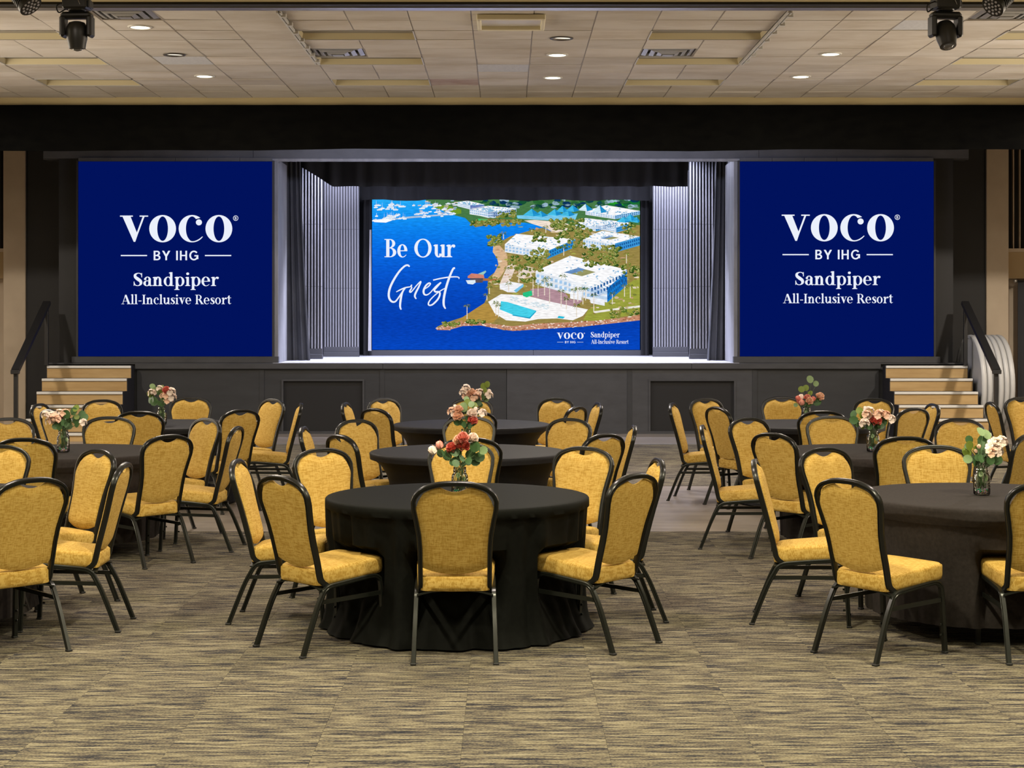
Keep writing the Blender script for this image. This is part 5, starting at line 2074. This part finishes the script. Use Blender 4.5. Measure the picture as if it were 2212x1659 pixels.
# offsets taken from the picture: metres right of the jar axis, metres above the jar foot
bouquet(-.268, 9.66, 'front-row middle table', 'coral and pink roses in jar on the front-row middle table', [
    ('rose', 'rose', .02, .335, .052), ('rose', 'blush', .075, .330, .048), ('rose', 'coral', .020, .285, .056), ('rose', 'coral', -.045, .272, .050), ('bud', 'rose', -.115, .300, .048), ('bud', 'blush', -.155, .268, .056), ('rose', 'peach', -.005, .315, .050),
    ('leaf', 'g', .070, .26, .062), ('leaf', 'g', .085, .215, .060), ('leaf', 'p', .112, .255, .050), ('leaf', 'g', -.050, .215, .060), ('leaf', 'g', -.095, .228, .045), ('leaf', 'g', .035, .225, .060), ('leaf', 'g', .065, .185, .056), ('leaf', 'g', .0, .22, .05), ('leaf', 'g', -.02, .23, .055)], 1)
bouquet(-.31, 12.94, 'second-row middle table', 'peach blossoms and grey-green leaves in jar on the second-row middle table', [
    ('blossom', 'peach', -.110, .300, .055), ('blossom', 'blush', -.085, .285, .050), ('rose', 'peach', -.055, .315, .052), ('rose', 'peach', -.06, .262, .062), ('rose', 'blush', .045, .280, .060), ('rose', 'coral', .050, .232, .058), ('blossom', 'blush', .125, .285, .058), ('bud', 'blush', .075, .325, .036), ('bud', 'blush', -.085, .345, .032),
    ('leaf', 'p', -.015, .30, .070), ('leaf', 'p', .015, .265, .060), ('leaf', 'o', .0, .345, .055), ('leaf', 'p', .03, .34, .050), ('leaf', 'o', .05, .33, .05), ('leaf', 'g', -.04, .21, .06), ('leaf', 'g', .02, .215, .06), ('leaf', 'g', .05, .20, .055), ('leaf', 'p', .01, .375, .045)], 2)
bouquet(-.29, 16.12, 'back-row middle table', 'pale peach blossoms with one tall leaf sprig in jar on the back-row middle table', [
    ('blossom', 'blush', -.095, .345, .065), ('blossom', 'blush', -.125, .310, .055), ('blossom', 'peach', -.09, .275, .07), ('rose', 'peach', -.04, .30, .062), ('blossom', 'peach', .0, .255, .085), ('blossom', 'blush', .04, .30, .065), ('blossom', 'peach', .02, .30, .06), ('bud', 'blush', .125, .32, .045), ('blossom', 'blush', .125, .275, .065),
    ('leaf', 'o', .07, .33, .065), ('leaf', 'o', .10, .355, .06), ('leaf', 'o', .08, .30, .05), ('leaf', 'g', .07, .265, .06), ('leaf', 'p', .075, .225, .06), ('leaf', 'g', -.05, .22, .05), ('leaf', 'g', .05, .24, .05)], 3)
bouquet(-3.40, 12.80, 'second-row left table', 'blush blossoms left and round leaves right, in jar on the second-row left table', [
    ('blossom', 'blush', -.125, .285, .050), ('blossom', 'blush', -.085, .270, .062), ('blossom', 'peach', -.055, .250, .072), ('blossom', 'blush', -.10, .235, .060), ('blossom', 'blush', -.03, .29, .06), ('blossom', 'peach', .02, .295, .055), ('rose', 'coral', -.005, .268, .030), ('blossom', 'blush', .155, .225, .048),
    ('leaf', 'g', .03, .255, .068), ('leaf', 'g', .065, .290, .060), ('leaf', 'o', .085, .315, .055), ('leaf', 'g', .115, .275, .058), ('leaf', 'g', .14, .245, .058), ('leaf', 'g', .065, .225, .070), ('leaf', 'g', .015, .195, .068), ('leaf', 'g', -.04, .2, .05), ('leaf', 'g', .09, .205, .05), ('leaf', 'o', .09, .26, .04)], 4)
bouquet(-3.33, 16.12, 'back-row left table', 'dense bunch of leaves and peach flowers in jar on the back-row left table', [
    ('leaf', 'p', -.075, .345, .055), ('leaf', 'g', -.02, .285, .085), ('leaf', 'o', .012, .295, .082), ('leaf', 'o', -.085, .265, .07), ('leaf', 'g', -.075, .225, .08), ('leaf', 'g', -.04, .19, .085), ('leaf', 'p', .01, .22, .065), ('leaf', 'p', -.05, .30, .06),
    ('blossom', 'blush', -.095, .30, .065), ('rose', 'coral', .055, .325, .058), ('blossom', 'blush', .10, .31, .07), ('blossom', 'peach', .055, .275, .075), ('blossom', 'peach', .065, .225, .07), ('blossom', 'blush', .105, .255, .07), ('blossom', 'blush', -.01, .345, .05), ('blossom', 'peach', .01, .27, .05)], 5)
bouquet(2.775, 9.72, 'front-row right table', 'white and blush blossoms with long pale leaves in jar on the front-row right table', [
    ('blossom', 'blush', .075, .285, .075), ('blossom', 'blush', .055, .265, .070), ('blossom', 'blush', .110, .305, .060), ('blossom', 'blush', .060, .250, .062), ('blossom', 'peach', .040, .245, .052), ('blossom', 'blush', .085, .250, .058), ('bud', 'peach', -.025, .285, .028), ('bud', 'peach', -.035, .255, .026),
    ('leaf', 'g', .015, .270, .075), ('leaf', 'p', .0, .345, .055), ('leaf', 'p', .035, .325, .060), ('leaf', 'o', -.06, .265, .055), ('leaf', 'g', -.055, .300, .045), ('leaf', 'o', -.055, .225, .06), ('leaf', 'p', -.06, .200, .05), ('leaf', 'g', .0, .215, .065), ('leaf', 'g', .065, .185, .055), ('leaf', 'g', .05, .215, .05), ('leaf', 'g', -.07, .27, .04), ('leaf', 'g', -.01, .245, .05), ('leaf', 'o', -.035, .24, .045)], 6)
bouquet(2.83, 12.85, 'second-row right table', 'peach blossoms around one coral rose in jar on the second-row right table', [
    ('blossom', 'blush', -.04, .300, .072), ('blossom', 'peach', -.06, .285, .055), ('blossom', 'blush', -.03, .27, .05), ('rose', 'coral', .015, .232, .072), ('blossom', 'peach', .03, .280, .065), ('blossom', 'blush', .055, .29, .055), ('blossom', 'peach', .095, .275, .06), ('blossom', 'blush', .135, .245, .06), ('bud', 'blush', .13, .275, .03), ('blossom', 'blush', -.075, .22, .06), ('blossom', 'blush', -.055, .245, .055), ('bud', 'blush', -.06, .335, .032),
    ('leaf', 'g', -.13, .27, .06), ('leaf', 'g', -.12, .235, .065), ('leaf', 'g', -.10, .20, .06), ('leaf', 'o', -.085, .30, .055), ('leaf', 'o', -.06, .26, .06), ('leaf', 'g', .05, .195, .075), ('leaf', 'g', .01, .195, .06), ('leaf', 'o', -.06, .18, .035), ('leaf', 'g', -.02, .2, .05)], 7)
bouquet(2.905, 16.10, 'back-row right table', 'coral rosebuds under upright round leaves in jar on the back-row right table', [
    ('bud', 'coral', -.09, .255, .052), ('bud', 'blush', -.05, .265, .058), ('bud', 'rose', -.055, .215, .062), ('rose', 'rose', .0, .255, .05), ('rose', 'peach', .015, .225, .055), ('bud', 'coral', .06, .248, .05), ('rose', 'peach', .125, .262, .062), ('bud', 'coral', -.075, .225, .045),
    ('leaf', 'o', -.035, .315, .062), ('leaf', 'o', .005, .325, .060), ('leaf', 'p', .04, .40, .07), ('leaf', 'p', .09, .365, .055), ('leaf', 'o', .03, .28, .05), ('leaf', 'g', .07, .19, .08), ('leaf', 'g', -.03, .19, .05), ('leaf', 'p', -.09, .185, .04), ('leaf', 'g', .10, .225, .045)], 8)

# ------------------------------------------------------------------ lighting fixtures at the top corners
tag(MB().tube([(-6, 13.5, 4.50), (6, 13.5, 4.50)], .024, 12).build('lighting_pipe', M['fixture'], None, True), 'black lighting pipe above the picture carrying the stage lights', 'pipe')


def moving_head(x, label, tilt, rz):
    t = thing('moving_head_light', label, 'stage light', (x, 13.5, 4.30), rz, 'moving head stage lights')
    b = MB()
    b.bevbox(-.10, .10, -.085, .085, -.01, .085, .012)
    b.bevbox(.10, .118, -.06, .06, .0, .06, .006)
    b.bevbox(-.05, .05, -.10, .10, .085, .12, .008)
    b.lathe([(.05, -.028), (.065, -.02), (.07, -.01)], 18)
    b.build('base', M['fixture'], t)
    b = MB()
    b.tube([(0, 0, .12), (0, 0, .175)], .018, 10)
    b.bevbox(-.03, .03, -.03, .03, .155, .225, .008)
    b.build('clamp', M['fixture'], t)
    b = MB()
    b.bevbox(-.125, .125, -.055, .055, -.085, -.03, .02)
    for s in (-1, 1):
        xa, xb = sorted((s * .088, s * .132))
        b.bevbox(xa, xb, -.06, .06, -.235, -.06, .016)
    b.build('yoke', M['fixture'], t)
    b = MB()
    b.lathe([(.03, .085), (.062, .075), (.082, .04), (.086, .0), (.082, -.06), (.072, -.10), (.066, -.135), (.060, -.137)], 24)
    hd = b.build('lamp_head', M['fixture'], t, 40, (0, 0, -.19))
    hd.rotation_euler = (tilt, 0, 0)
    b = MB()
    b.lathe([(.045, -.138), (.03, -.150), (.008, -.155)], 18)
    b.build('lens', M['lens'], hd, True)
    b = MB()
    b.tube(catmull([(-.10, -.02, .05), (-.16, -.02, .02), (-.15, .0, -.03), (-.10, .02, .0)], 6), .006, 6)
    b.build('cable', M['rubber'], t, True)
    b = MB()
    b.tube(catmull([(.02, -.09, .08), (.04, -.10, .05), (.055, -.10, .015)], 6), .002, 5)
    b.build('safety_wire', M['steel'], t, True)


moving_head(-3.475, 'black moving head stage light hanging at the upper left', math.radians(4), math.radians(-3))
moving_head(3.56, 'black moving head stage light hanging at the upper right', math.radians(-24), math.radians(8))


def par_light(x, z, d, label):
    t = thing('par_light', label, 'stage light', (x, 13.5, z), 0, 'round stage par lights')
    q = Vector(d).normalized().to_track_quat('-Z', 'Y')
    b = MB()
    b.lathe([(.03, .15), (.07, .145), (.085, .12), (.088, -.04), (.098, -.05), (.098, -.085), (.088, -.085)], 22)
    for k in range(7):
        b.lathe([(.0885, .10 - .02 * k), (.094, .098 - .02 * k), (.094, .092 - .02 * k), (.0885, .09 - .02 * k)], 22, cap0=False, cap1=False)
    o = b.build('housing', M['fixture'], t, 40)
    o.rotation_euler = q.to_euler()
    b = MB()
    for k in range(19):
        r = 0 if k == 0 else (.035 if k < 7 else .068)
        a = k * (2 * PI / 6) if k < 7 else k * (2 * PI / 12)
        b.lathe([(.011, -.085), (.011, -.090), (.005, -.094)], 8, r * math.cos(a), r * math.sin(a))
    f = b.build('led_lenses', M['led_dot'], t, True)
    f.rotation_euler = q.to_euler()
    b = MB()
    b.sweep([(-.11, 0, .0), (-.11, 0, .12), (0, 0, .15), (.11, 0, .12), (.11, 0, 0)], [(-.003, -.015), (.003, -.015), (.003, .015), (-.003, .015)], (0, 1, 0))
    b.tube([(0, 0, .15), (0, 0, 4.50 - z)], .012, 8)
    b.build('yoke', M['fixture'], t)


par_light(-3.895, 4.375, (.62, -.25, -.75), 'round LED par light cut by the top left corner of the picture')
par_light(3.99, 4.365, (-.66, -.35, -.66), 'round LED par light cut by the top right corner of the picture')
